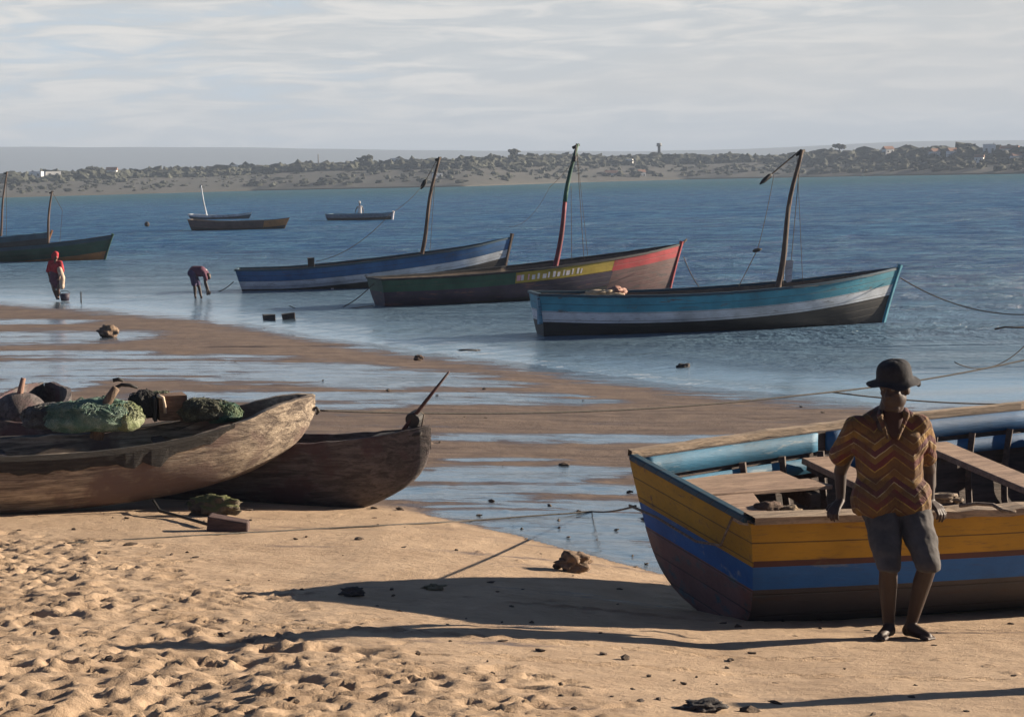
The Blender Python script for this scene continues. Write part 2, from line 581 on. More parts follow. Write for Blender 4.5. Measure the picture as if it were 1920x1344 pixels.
# footprints and trampled sand
def dimple(cx, cy, rx, ry, ang, dep, rim=0.35):
    rr = max(rx, ry) * 2.2
    i0, i1 = np.searchsorted(XS, (cx - rr, cx + rr)); j0, j1 = np.searchsorted(YS, (cy - rr, cy + rr))
    if i1 <= i0 or j1 <= j0: return
    X, Y = GX[j0:j1, i0:i1] - cx, GY[j0:j1, i0:i1] - cy
    c, s = math.cos(ang), math.sin(ang)
    u, v_ = (X * c + Y * s) / rx, (-X * s + Y * c) / ry
    r2 = u * u + v_ * v_
    prof = -np.exp(-(r2 ** 1.5) * 1.2) + rim * np.exp(-((np.sqrt(r2) - 1.45) ** 2) / 0.12)
    GZ[j0:j1, i0:i1] += dep * prof

def tramp(x, y):
    """0..1: how trodden the dry sand is"""
    lim = ip(y, [8, 9.5, 11, 12.5, 14, 15.5, 16.8], [1.2, 0.2, -0.9, -1.5, -2.4, -3.4, -5.0])
    return np.clip((lim - x) / 1.3 + 0.25 + 0.5 * fbm(np.asarray(x) * 1.3, np.asarray(y) * 1.3, 2, 31), 0, 1)

TR = tramp(GX, GY) * (GY < 17.5)
GZ += TR * (0.012 * fbm(GX * 2.6, GY * 2.6, 3, 21, 0.55) + 0.026 * np.abs(fbm(GX * 7, GY * 9, 3, 22, .6)) + 0.022 * fbm(GX * 14, GY * 14, 2, 23) + 0.020 * fbm(GX * 3 + GY, GY * 10, 3, 24))
for k in range(4200):
    x, y = rng.uniform(-6.5, 2.5), rng.uniform(8, 17)
    if rng.random() > tramp(x, y) * 0.95: continue
    a = rng.normal(R(25), 0.7)
    dimple(x, y, rng.uniform(0.035, 0.12), rng.uniform(0.02, 0.05), a, rng.uniform(0.008, 0.034), rng.uniform(0.2, 0.6))
for k in range(90):
    x, y = rng.uniform(-5.5, 2.0), rng.uniform(8, 16.5)
    if rng.random() > tramp(x, y) * 1.2 - .1: continue
    a = rng.normal(R(30), 0.8)
    dimple(x, y, rng.uniform(0.12, 0.17), rng.uniform(0.055, 0.075), a, rng.uniform(0.025, 0.040), rng.uniform(0.15, 0.4))
for k in range(5):       # drag marks left by keels and poles
    x, y, a = rng.uniform(-4, 0), rng.uniform(9.5, 14), rng.normal(R(-12), .15)
    for q in range(60):
        dimple(x + q * .045 * math.cos(a), y + q * .045 * math.sin(a), .05, .022, a, .012, .5)
SM = (1 - TR) * (GY < 22)
GZ += SM * (0.010 * fbm(GX * 1.5, GY * 2.5, 3, 41) + 0.006 * fbm(GX * 9, GY * 12, 2, 42))
for k in range(420):
    x, y = rng.uniform(-4, 5), rng.uniform(8.2, 19)
    dimple(x, y, rng.uniform(0.02, 0.07), rng.uniform(0.02, 0.045), rng.uniform(0, 3), rng.uniform(-0.014, 0.014), 0.3)
# low shelf lines left by the tide on the flats
FL = ((GY > ip(GX, E_X, E_Y)) & (GY < ip(GX, S_X, S_Y)))
GZ += FL * (0.020 * fbm(GX * 0.9, GY * 2.2, 4, 51) + 0.010 * fbm(GX * 2.5, GY * 6.0, 3, 52))

# wetness: pools and seepage on the flats; each streak is an ellipse on the sand
POOLS = [  # photo centre x, y, half width, half height
    (60, 603, 110, 4), (90, 632, 170, 12), (300, 668, 230, 4), (200, 690, 320, 17), (520, 690, 190, 10), (640, 705, 260, 12),
    (780, 718, 200, 9), (60, 722, 110, 18), (560, 742, 300, 9), (860, 740, 200, 7), (960, 752, 190, 6), (640, 760, 120, 6),
    (1110, 822, 300, 7), (1330, 818, 110, 5), (950, 862, 110, 4), (930, 895, 190, 15), (1010, 880, 200, 9), (860, 925, 140, 16), (1040, 915, 190, 12),
    (1000, 965, 190, 18), (1080, 1000, 190, 34), (1160, 1040, 130, 34), (1130, 950, 120, 14), (900, 600, 5, 2), (110, 662, 160, 5),
]
WET = np.zeros_like(GX)
for (px, py, hw, hh) in POOLS:
    c = PG(px, py); a = PG(px, py - hh); b = PG(px, py + hh); l = PG(px - hw, py); r_ = PG(px + hw, py)
    ax = (r_ - l) / 2
    L = max(ax.xy.length, 0.05); ang = math.atan2(ax.y, ax.x)
    hy = max((a.y - b.y) / 2, 0.05) * 0.85
    cs, sn = math.cos(ang), math.sin(ang)
    X, Y = GX - c.x, GY - c.y
    u, v_ = (X * cs + Y * sn) / L, (-X * sn + Y * cs) / hy
    WET = np.maximum(WET, np.clip(0.86 - 0.26 * (u ** 4 + v_ ** 2), 0, 1))
SH = ip(GX, S_X, S_Y)
EE = ip(GX, E_X, E_Y)
WET = np.maximum(WET * (GY > EE - 0.35), np.clip(1.0 - (SH - GY) / 4.2, 0, 1))
WET = np.where(GZ < 0.03, 1.0, WET)
DAMP = np.clip((GY - (EE - 1.2)) / 1.6, 0, 1)
nx, ny = len(XS), len(YS)
me = bpy.data.meshes.new('beach')
me.vertices.add(nx * ny)
me.vertices.foreach_set('co', np.stack([GX, GY, GZ], -1).astype(np.float32).ravel())
ii, jj = np.meshgrid(np.arange(nx - 1), np.arange(ny - 1))
q0 = (jj * nx + ii).ravel()
quads = np.stack([q0, q0 + 1, q0 + nx + 1, q0 + nx], -1).astype(np.int32)
me.loops.add(quads.size)
me.loops.foreach_set('vertex_index', quads.ravel())
me.polygons.add(len(quads))
me.polygons.foreach_set('loop_start', (np.arange(len(quads)) * 4).astype(np.int32))
me.polygons.foreach_set('use_smooth', np.ones(len(quads), bool))
for nm, arr in (('wet', WET), ('damp', DAMP)):
    at = me.attributes.new(nm, 'FLOAT', 'POINT')
    at.data.foreach_set('value', arr.astype(np.float32).ravel())
me.update(calc_edges=True)
me.materials.append(M_SAND)
beach = bpy.data.objects.new('beach', me)
C.objects.link(beach)
tag(beach, kind='structure')
# the sand sheet carries on as a sea bed
sb = mesh('sea_bed', [(-9000, 190, -3.4), (9000, 190, -3.4), (9000, 9000, -3.4), (-9000, 9000, -3.4)], [(0, 1, 2, 3)], M_SAND)
tag(sb, kind='structure')
inland = mesh('inland_sand', [(-9000, -900, -0.3), (9000, -900, -0.3), (9000, 190, -3.4), (-9000, 190, -3.4)], [(0, 1, 2, 3)], M_SAND)
tag(inland, kind='structure')

# ------------------------------------------------------------------ sea
wx = np.concatenate([-np.geomspace(9000, 30, 50), np.linspace(-29, 29, 117), np.geomspace(30, 9000, 50)])
wy = np.concatenate([np.linspace(26, 90, 160), np.geomspace(90.6, 8800, 90)])
WX, WY = np.meshgrid(wx, wy)
sd_ = WY - ip(WX, S_X, S_Y)
CH = np.clip(sd_ / 50, 0, 1) ** 1.2
kk_ = np.clip((WX + 2) / 9, 0, 1)
CH = CH * (1 - kk_) + np.clip((sd_ - 3) / 38, 0, 1) * kk_
SHO = np.exp(-((sd_ - 0.6) / 1.6) ** 2) * np.clip(1.2 - np.abs(WX - 1.5) / 5.5, 0.12, 1)
WZ = np.zeros_like(WX)
# low wavelets running onto the sand
ph = (sd_ + 1.2 * fbm(WX * 0.25, WY * 0.1, 2, 71)) * 2 * math.pi / 2.7
WZ += 0.035 * np.sin(ph) * np.exp(-np.clip(sd_, 0, 99) / 7) * np.clip(sd_ + 0.5, 0, 1)
vv = np.stack([WX, WY, WZ], -1).reshape(-1, 3)
nx2, ny2 = len(wx), len(wy)
fc = [(j * nx2 + i, j * nx2 + i + 1, (j + 1) * nx2 + i + 1, (j + 1) * nx2 + i) for j in range(ny2 - 1) for i in range(nx2 - 1)]
sea = mesh('sea', vv, fc, M_WATER)
for nm, arr in (('chop', CH), ('shore', SHO)):
    at = sea.data.attributes.new(nm, 'FLOAT', 'POINT')
    at.data.foreach_set('value', arr.astype(np.float32).ravel())
tag(sea, kind='structure')

# ------------------------------------------------------------------ far shore
M_BLUFF = rocky('scrub bluff', (0.046, 0.046, 0.036), (0.064, 0.058, 0.046), 0.05, 0.95)
M_HILL = rocky('distant hill', (0.035, 0.045, 0.045), (0.05, 0.06, 0.055), 0.003, 0.95)
M_LEAF = plain('far foliage', (0.050, 0.054, 0.036), 0.9, 0.4, 0.35, 0.2)
M_WHITE = plain('whitewash', (0.78, 0.76, 0.72), 0.8, 0.06, 3)
M_ROOF = plain('rusty roof', (0.28, 0.15, 0.10), 0.8, 0.2, 2)
M_DARKWIN = plain('dark window', (0.02, 0.02, 0.025), 0.3, 0.1)

SHP = [(-700, 375), (0, 371), (470, 358), (870, 350), (1100, 342), (1280, 337), (1600, 331), (1920, 326), (2600, 318)]
shore_pts = [PZ(px, py, 0.0) for px, py in SHP]
RIDGE = [(-700, 326), (0, 323), (200, 319), (330, 316), (480, 309), (700, 301), (870, 296), (960, 292), (1100, 291), (1280, 290), (1500, 291), (1650, 286), (1780, 281), (1920, 279), (2600, 276)]
nu, nv_ = 420, 26
SP = np.array([[p.x, p.y] for p in shore_pts]); spx = np.array([q[0] for q in SHP], float)
P = np.zeros((nu, nv_, 3))
def shore_at(px):
    return float(np.interp(px, spx, SP[:, 0])), float(np.interp(px, spx, SP[:, 1]))
def ridge_h(px, back=0.0):
    x, y = shore_at(px)
    D = y + 110 + back
    ry = float(np.interp(px, [q[0] for q in RIDGE], [q[1] for q in RIDGE]))
    p = PD(px, ry, D)
    return p.z
for i in range(nu):
    px = -700 + 3300 * i / (nu - 1)
    x, y = shore_at(px)
    top = ridge_h(px) - 3.2
    for j in range(nv_):
        t = j / (nv_ - 1)
        back = -2 + 900 * t ** 2.2
        yy = y + back
        xx = x * (1 + back / max(y, 1))
        rise = np.clip((back + 2) / 110, 0, 1)
        hgt = top * (rise ** 0.75) if back < 110 else top * (1 + 0.10 * (back - 110) / 800)
        hgt += (rise * (1 - 0.4 * rise)) * 3.2 * float(fbm(np.array(xx * 0.02), np.array(yy * 0.03), 4, 88))
        P[i, j] = (xx, yy, hgt if j else -0.6)
mb = MB().grid(P)
tag(mb.build('far_shore', M_BLUFF), kind='structure')

# woods and scrub along the ridge, one mass
bv, bf = [], []
iv, ifc = ICO2
iv = np.array(iv)
fo = 0
for k in range(7500):
    px = random.uniform(-500, 2350)
    x, y = shore_at(px)
    back = random.choice([random.uniform(85, 125), random.uniform(95, 150), random.uniform(8, 110), random.uniform(100, 180), random.uniform(110, 260)])
    rise = min((back + 2) / 110, 1)
    top = ridge_h(px) - 3.2
    z = top * rise ** 0.75 * (1 if back < 110 else 1 + 0.10 * (back - 110) / 800)
    xx, yy = x * (1 + back / y), y + back
    big = 0.5 + 0.75 * random.random() ** 2 + (0.35 if px > 1500 else 0)
    if px < 470 and back < 60: big *= 0.6
    if back < 80: big *= 0.55
    sz = np.array([random.uniform(1.8, 4.2) * big, random.uniform(1.6, 3.2) * big, random.uniform(1.0, 2.2) * big])
    nn = 1 + 0.28 * rng.standard_normal(len(iv))[:, None]
    v = iv * nn * sz + np.array([xx, yy, z + sz[2] * 0.55])
    bv.append(v); bf += [tuple(a + fo for a in f) for f in ifc]; fo += len(iv)
woods = mesh('far_woods', np.concatenate(bv), bf, M_LEAF, smooth=False)
tag(woods, 'dark bushy woods and scrub covering the ridge across the bay', 'woods', kind='stuff')

# blue hills beyond
hp = []
HR = [(-1500, 272), (0, 276), (470, 277), (700, 281), (900, 283), (1200, 284), (1400, 280), (1560, 272), (1700, 266), (1920, 263), (3400, 262)]
P = np.zeros((160, 8, 3))
for i in range(160):
    px = -1500 + 4900 * i / 159
    yy = float(np.interp(px, [q[0] for q in HR], [q[1] for q in HR]))
    p = PD(px, yy + 1.2 * float(fbm(np.array(px * 0.012), np.array(0.3), 3, 12)), 4200)
    for j in range(8):
        t = j / 7
        P[i, j] = (p.x * (0.86 + 0.14 * t), 3400 + 800 * t, -1 + (p.z + 1) * (math.sin(t * math.pi / 2) ** 0.8))
tag(MB().grid(P).build('distant_hills', M_HILL), kind='structure')

def far_building(px, py, w_, h_, back=60, roof=False, tall=False, label=None, cat='house', group='white buildings dotted along the far shore'):
    x, y = shore_at(px)
    p = PD(px, py, y + back)
    e = empty('far_house' if cat == 'house' else 'water_tower', p - Vector((0, 0, h_ / 2)), random.uniform(-.5, .5), label, cat, group)
    b = MB().box((0, 0, h_ / 2 - 1), (w_, w_ * .7, h_ + 2)); wl = b.build('wall', M_WHITE, e, smooth=False)
    if roof:
        r = MB()
        r.v = [(-w_ / 2 - .3, -w_ * .4, h_), (w_ / 2 + .3, -w_ * .4, h_), (w_ / 2 + .3, w_ * .4, h_), (-w_ / 2 - .3, w_ * .4, h_), (-w_ / 2 - .3, 0, h_ + 1.3), (w_ / 2 + .3, 0, h_ + 1.3)]
        r.f = [(0, 1, 5, 4), (2, 3, 4, 5), (0, 4, 3), (1, 2, 5)]
        r.uv = [(0, 0)] * 6
        r.build('roof', M_ROOF, e, smooth=False)
    for k in (-1, 1):
        MB().box((k * w_ * .25, -w_ * .35 - .03, h_ * .55), (w_ * .16, .1, h_ * .3)).build('window', M_DARKWIN, e, smooth=False)
    return e

HB = [(68, 329, 5, 3, 95), (98, 328, 6, 2.6, 95), (210, 325, 4, 2.4, 100), (437, 314, 4, 2, 105), (740, 302, 4, 2.2, 105), (820, 329, 3.4, 1.6, 30),
      (1146, 329, 5, 1.8, 20), (1203, 329, 3, 2.6, 16), (1180, 303, 3.4, 2.2, 80), (1325, 331, 5, 1.3, 20), (1755, 291, 5, 3, 80), (1785, 291, 4, 3.4, 80), (1836, 300, 3.5, 2, 60),
      (1855, 284, 5, 6, 90), (1885, 290, 5, 3.5, 85), (1893, 285, 7, 2.6, 100), (1665, 285, 4.5, 2.4, 90), (1905, 297, 4, 2, 70)]
names = ['leftmost pale house on the left ridge of the far shore', 'wide pale house second from the left on the far ridge', 'small pale house alone on the far ridge above the left shore',
         'tiny pale house on the far ridge above the anchored pair of boats', 'tiny white house on the ridge just left of the tallest middle mast', 'low pale hut near the far water by the left dhow mast',
         'wide white house by the far water right of the central mast', 'narrow white house by the far water right of the central mast', 'pale hut halfway up the far bluff right of the central mast',
         'low pale shed at the far waterline in the middle of the bay', 'white house left in the pair on the right hand ridge', 'taller white house right in the pair on the right hand ridge',
         'small white house low on the right hand bluff', 'tallest white block standing on the right hand ridge', 'white house behind the tall block at the far right', 'widest white house on the ridge at the far right edge',
         'pale house on the ridge right of the light blue dhow mast', 'small pale house lowest of those at the far right edge']
for (px, py, w_, h_, bk), nme in zip(HB, names):
    far_building(px, py, w_, h_, bk, roof=(px % 3 == 0), label=nme)
M_POLE = plain('grey pole', (0.2, 0.2, 0.2))
x, y = shore_at(597); p = PD(597, 304, y + 120)
tag(MB().tube([(0, 0, -2), (0, 0, 3.4)], [.35, .25], 6).build('radio_mast', M_POLE, None), 'thin grey radio mast rising from the left part of the far ridge', 'mast').location = p
x, y = shore_at(1236); p = PD(1236, 290, y + 120)
tag(MB().tube([(0, 0, -3), (0, 0, 4), (0, 0, 4.01), (0, 0, 5.6)], [.8, .7, 1.3, 1.2], 8).build('water_tower', M_POLE, None), 'grey water tower on the far ridge right of the central mast', 'tower').location = p
def far_tree(px, py, h_, label):
    x, y = shore_at(px)
    p = PD(px, py, y + 115)
    e = empty('ridge_tree', p - Vector((0, 0, h_)), 0, label, 'tree', 'single trees standing out on the far ridge')
    MB().tube([(0, 0, -2), (0.2, 0, h_ * .5), (0.1, 0, h_ * .9)], [.45, .3, .15], 6).build('trunk', M_HILL, e)
    v_, f_ = [], []
    for q in range(9):
        c = np.array([random.uniform(-2, 2), random.uniform(-1, 1), h_ * random.uniform(.62, .98)])
        vv_ = iv * (1 + 0.3 * rng.standard_normal(len(iv))[:, None]) * np.array([1.3, 1.2, .8]) + c
        f_ += [tuple(a + len(v_) * 1 for a in f) for f in []]
        b0 = sum(len(a) for a in v_); v_.append(vv_)
        f_ += [tuple(a + b0 for a in f) for f in ifc]
    mesh('crown', np.concatenate(v_), f_, M_LEAF, e, smooth=False)
for px, py, h_, lb in ((965, 282, 6, 'tallest single tree on the ridge left of the central mast'), (175, 311, 5, 'single tree standing above the left ridge near the small pale house'),
                       (1818, 268, 6.5, 'tall single tree above the white houses on the right ridge'), (685, 294, 5, 'rounded tree standing above the ridge right of the radio mast'),
                       (1573, 270, 5, 'single tree on the ridge just right of the light blue dhow mast')):
    far_tree(px, py, h_, lb)

# ------------------------------------------------------------------ hull builder
def tube_path(fn, a, b, n):
    return [fn(a + (b - a) * i / (n - 1)) for i in range(n)]


class Hull:
    def __init__(s, L, B, sheer, depth_keel, transom=0.6, rake_b=0.5, rake_s=0.2, mid=0.45, keel_rise=0.0, p=2.6, q=0.75, flat=0.06):
        s.L, s.B, s.sheer, s.k, s.tr, s.rb, s.rs, s.mid, s.kr, s.p, s.q, s.flat = L, B, sheer, depth_keel, transom, rake_b, rake_s, mid, keel_rise, p, q, flat
    def hb(s, t):
        if t < s.mid:
            return s.B / 2 * (s.tr + (1 - s.tr) * math.sin(math.pi / 2 * t / s.mid))
        u = (t - s.mid) / (1 - s.mid)
        return s.B / 2 * (1 - u ** 2.3) + 0.02
    def top(s, t):
        xs, ys = s.sheer
        # smooth interpolation of the sheer line
        i = max(0, min(len(xs) - 2, int(np.searchsorted(xs, t)) - 1))
        n = len(xs)
        def sl(k):
            if k == 0: return (ys[1] - ys[0]) / (xs[1] - xs[0])
            if k == n - 1: return (ys[-1] - ys[-2]) / (xs[-1] - xs[-2])
            return (ys[k + 1] - ys[k - 1]) / (xs[k + 1] - xs[k - 1])
        h = xs[i + 1] - xs[i]; u = (t - xs[i]) / h
        return ((2 * u ** 3 - 3 * u ** 2 + 1) * ys[i] + (u ** 3 - 2 * u ** 2 + u) * h * sl(i) + (-2 * u ** 3 + 3 * u ** 2) * ys[i + 1] + (u ** 3 - u ** 2) * h * sl(i + 1))
    def keel(s, t):
        return s.k + s.kr * max(0, (t - .8) / .2) ** 2
    def f(s, v, t):
        a = (max(0.0, 1 - v ** s.p)) ** s.q
        a = a * (1 + 0.05 * (1 - v)) * (1 - getattr(s, 'nar', 0) * v ** 1.5)
        b = (1 - v) ** 0.75 * 1.05
        w_ = max(0, (t - .45) / .55) ** 1.5
        return max(a * (1 - w_) + b * w_, 0)
    def pt(s, t, v, side, inset=0.0, dz=0.0):
        """v 0 at gunwale, 1 at keel; side -1 near, +1 far"""
        z = s.top(t) + (s.keel(t) - s.top(t)) * v
        y = s.hb(t) * s.f(v, t) + s.flat * min(1, (1 - t) * 8) - inset
        x = t * (s.L + s.rb * (1 - v) ** 1.15) + (1 - t) * (-s.rs * (1 - v))
        return (x, side * max(y, 0.0 if inset else 0.01), z + dz)
    def vd(s, t, d):
        return min(1, d / (s.top(t) - s.keel(t)))
    def band(s, name, d0, d1, mt, parent, t0=0, t1=1, nt=48, nv=5, th=0.035, transom=True, inner=None, loc=None, sides=(-1, 1), inset=0.0):
        mb = MB()
        ts = np.linspace(t0, t1, nt)
        if d1 is None: nv = 12
        def vv(t, j):
            a = s.vd(t, d0); b = 1.0 if d1 is None else s.vd(t, d1)
            return a + (b - a) * j / (nv - 1)
        for side in sides:
            P = np.array([[s.pt(t, vv(t, j), side, inset) for j in range(nv)] for t in ts])
            U = np.zeros(P.shape[:2] + (2,)); U[..., 0] = P[..., 0]
            dep = np.array([[vv(t, j) * (s.top(t) - s.keel(t)) for j in range(nv)] for t in ts])
            U[..., 1] = dep
            mb.grid(P, U, flip=(side < 0))
        if transom and t0 == 0:
            P = []
            for j in range(nv):
                a, b = s.pt(0, vv(0, j), -1), s.pt(0, vv(0, j), 1)
                P.append([tuple(np.array(a) + (np.array(b) - np.array(a)) * k / 6) for k in range(7)])
            P = np.array(P)
            U = np.zeros(P.shape[:2] + (2,)); U[..., 0] = P[..., 1]; U[..., 1] = s.top(0) - P[..., 2]
            mb.grid(P, U, flip=True)
        o = mb.build(name, mt, parent, mats=[mt, inner] if inner else None)
        solid(o, th, -1, 1 if inner else 0)
        try:
            o.data.polygons.foreach_set('use_smooth', [True] * len(o.data.polygons))
            md = o.modifiers.new('edges', 'EDGE_SPLIT'); md.split_angle = R(35)
        except Exception:
            pass
        return o
    def rail(s, name, mt, parent, wd=0.07, ht=0.05, dz=0.0, t0=0, t1=1, sides=(-1, 1), inset=0.0, rag=0.0, transom=True):
        mb = MB()
        for side in sides:
            P = []
            for i in range(64):
                t = t0 + (t1 - t0) * i / 63
                wds = wd * (.40 if side > 0 and wd > .12 else 1)
                p = np.array(s.pt(t, 0, side, inset)); p[2] += dz + rag * mnoise.noise(Vector((t * 60, side * 5, 0)))
                w_ = wds * min(1, .35 + (1 - t) * 6)
                P.append([p + np.array([0, side * w_ * .35, -ht * .4]), p + np.array([0, side * w_ * .35, ht * .6]), p + np.array([0, -side * w_ * .65, ht * .6]), p + np.array([0, -side * w_ * .65, -ht * .4])])
            P = np.array(P)
            mb.grid(P, None, flip=(side > 0), closed=True)
        if transom and t0 == 0:
            a, b = np.array(s.pt(0, 0, -1, inset)), np.array(s.pt(0, 0, 1, inset))
            P = []
            for k in range(12):
                p = a + (b - a) * k / 11; p[2] += dz + rag * mnoise.noise(Vector((k * .8, 9, 0)))
                P.append([p + np.array([-wd * .4, 0, -ht * .4]), p + np.array([-wd * .4, 0, ht * .62]), p + np.array([wd * .6, 0, ht * .62]), p + np.array([wd * .6, 0, -ht * .4])])
            mb.grid(np.array(P), None, closed=True)
        return mb.build(name, mt, parent, smooth=False)
    def stem(s, name, mt, parent, wd=0.09, up=0.1, out_=0.05):
        pts = []
        for i in range(14):
            v = i / 13
            x, y, z = s.pt(1, v, 1)
            pts.append((x + out_ * .3, 0, z))
        pts[0] = (pts[0][0] + out_ * .6, 0, pts[0][2] + up)
        return MB().tube(pts, [wd * .8] + [wd * .62] * 13, 6, flat=1).build(name, mt, parent, smooth=False)
    def thwart(s, name, t, mt, parent, wd=0.22, d=0.2, th=0.04):
        hb = s.hb(t) * s.f(s.vd(t, d), t) - 0.03
        x, _, z = s.pt(t, s.vd(t, d), 1)
        return bevel(MB().box((x, 0, z), (wd, hb * 2, th)).build(name, mt, parent), .006)


# ------------------------------------------------------------------ dhows afloat
P_TEAL = weathered('worn teal paint', (0.035, 0.24, 0.33), wear=.30, plank=.19)
P_WHITE = weathered('worn white paint', (0.52, 0.56, 0.60), wear=.30, plank=.19)
P_TAR = weathered('black tarred planks', (0.020, 0.019, 0.019), under=(0.06, .05, .04), wear=.2, plank=.17, dirt=.3)
P_BLUE = weathered('worn ultramarine paint', (0.014, 0.095, 0.24), wear=.25, plank=.19)
P_GREEN = weathered('dark green paint', (0.008, 0.060, 0.032), wear=.25, plank=.19)
P_YEL = weathered('ochre yellow paint', (0.40, 0.26, 0.02), wear=.22, plank=.26)
P_YEL2 = weathered('dull yellow panel paint', (0.32, 0.23, 0.02), wear=.2)
P_RED = weathered('worn red paint', (0.30, 0.016, 0.022), wear=.30, plank=.19)
P_PURPLE = weathered('faded purple paint', (0.030, 0.018, 0.040), under=(.16, .07, .06), wear=.36, plank=.17)
P_PINK = weathered('faded pinkish planks', (0.120, 0.060, 0.055), under=(.07, .05, .05), wear=.45, plank=.17)
P_ORANGE = weathered('orange brown planks', (0.42, 0.16, 0.035), wear=.3, plank=.17)
P_DKBLUE = weathered('dark sea blue paint', (0.010, 0.050, 0.080), wear=.2, plank=.17)
P_LBLUE = weathered('pale blue paint', (0.12, 0.30, 0.42), wear=.3, plank=.19)
M_INNER = wood('bare boat timber', (0.10, 0.075, 0.055), (0.20, 0.15, 0.11))
M_MAST = wood('weathered mast pole', (0.055, 0.038, 0.03), (0.15, 0.10, 0.07), axis=2)
M_MASTRED = weathered('mast painted red', (0.17, 0.015, 0.025), wear=.3)
M_MASTGRN = weathered('mast painted green', (0.012, 0.075, 0.045), wear=.3)
M_ROPE = plain('old rope', (0.075, 0.065, 0.055), 0.9, .3, 30)
M_BLACK = plain('blackened timber', (0.022, 0.020, 0.019), 0.75, .3)
M_LETTER = plain('white lettering paint', (0.60, 0.55, 0.55), 0.6, .12)
M_LETTERP = plain('pink lettering paint', (0.60, 0.30, 0.34), 0.6, .12)


def place(px1, py1, px2, py2, name, label, cat='dhow', group=None, z1=0.0, z2=0.0):
    a, b = PZ(px1, py1, z1), PZ(px2, py2, z2)
    d = b - a
    e = empty(name, a, math.atan2(d.y, d.x), label, cat, group)
    return e, a, math.hypot(d.x, d.y)


def to_local(e, p):
    q = Vector(p) - e.location
    c, s = math.cos(-e.rotation_euler.z), math.sin(-e.rotation_euler.z)
    return Vector((q.x * c - q.y * s, q.x * s + q.y * c, q.z))


def mast(e, base_px, top_px, r, mt, D, name='mast', seg=None):
    """mast in the boat's centre plane, from the two photo pixels"""
    a = to_local(e, PD(*base_px, D)); b = to_local(e, PD(*top_px, D))
    a.y = b.y = 0
    a.z -= 0.5
    pts = [a.lerp(b, i / 14) + Vector((0.05 * math.sin(i * .5), 0.02 * math.sin(i * .8), 0)) for i in range(15)]
    rr = [r * (1 - 0.45 * i / 14) for i in range(15)]
    if seg is None:
        MB().tube(pts, rr, 10).build(name, mt, e)
    else:
        k = seg[0]
        m1 = MB().tube(pts[:k + 1], rr[:k + 1], 10).build(name, mt, e)
        MB().tube(pts[k:], [q * 1.06 for q in rr[k:]], 10).build('mast_top', seg[1], m1)
    MB().tube([b + Vector((-.12, 0, -.12)), b + Vector((.10, 0, -.02))], [r * .55, r * .45], 8).build('mast_sheave', M_BLACK, e)
    return a, b


def stay(e, a, b, r=0.011, drop=0.0, name='stay', n=16):
    return MB().tube(sag(a, b, drop, n), r, 5).build(name, M_ROPE, e)


def block_on(e, p, axis, L=.34, r=.075):
    axis = Vector(axis).normalized()
    return MB().tube([p - axis * L * .5, p - axis * L * .3, p + axis * L * .2, p + axis * L * .5], [r * .3, r, r * .9, r * .25], 8).build('pulley_block', M_BLACK, e)


GB = 'sailing dhows moored in the shallows'
# C: teal and white
e, a, L = place(1016, 628, 1650, 605, 'dhow', 'teal and white dhow with black bottom, nearest of the moored dhows', group=GB)
h = Hull(L, 2.1, ([0, .2, .45, .7, .85, 1], [.98, .90, .90, 1.0, 1.13, 1.30]), -.3, .62, .48, .16)
h.band('top_strake', 0, .36, P_TEAL, e, inner=M_INNER, th=.05)
h.band('white_strake', .36, .62, P_WHITE, e, th=.045, inner=M_INNER)
h.band('bottom_planking', .62, None, P_TAR, e, th=.045, inner=M_INNER)
h.rail('gunwale', P_DKBLUE, e, .09, .06, .01, rag=.01)
h.stem('stem_post', P_TEAL, e, .09, .10)
for t in (.12, .3, .5, .68, .85): h.thwart('thwart', t, M_INNER, e)
MB().box((-.12, -.55, .62), (.14, .16, .62), jit=.02).build('stern_post', P_LBLUE, e, smooth=False)
D = a.y + 1.0
mb_, mt_ = mast(e, (1447, 540), (1503, 281), .080, M_MAST, D)
Ym = D
def loc(px, py, dd=0): return to_local(e, PD(px, py, D + dd))
b1 = loc(1436, 336, -.4)
stay(e, mt_, b1, .020); block_on(e, b1, b1 - mt_, .42, .06)
b2 = loc(1420, 469, -.6)
stay(e, b1 + Vector((.2, 0, .1)), b2, .008, .1); block_on(e, b2, Vector((1, 0, .2)), .24, .045)
stay(e, b2, loc(1383, 541, -.8), .010)
stay(e, mt_, loc(1480, 530, .8), .010); stay(e, mt_ - Vector((.3, 0, 1.2)), loc(1468, 535, -.8), .010)
stay(e, mt_ - Vector((0.1, 0, .1)), loc(1505, 528, .9), .007)
MB().box(loc(1478, 508, .1), (.16, .12, .5), jit=.03).build('cleat_post', P_WHITE, e, smooth=False)
# bundle on the stern deck of C
hv = lump('net_bundle', (0, 0, 0), (.42, .28, .10), plain('pale net bundle', (.42, .33, .22)), 3, .5)
hv.location = PD(1128, 551, a.y + .9); tag(hv, 'pale bundle of netting lying on the stern of the teal and white dhow', 'net')
hv = lump('net_bundle', (0, 0, 0), (.22, .2, .11), plain('brown net bundle', (.30, .16, .12)), 5, .5)
hv.location = PD(1156, 548, a.y + .95); tag(hv, 'small brown bundle beside the pale netting on the teal and white dhow', 'net')
dhowC = e; hC = h

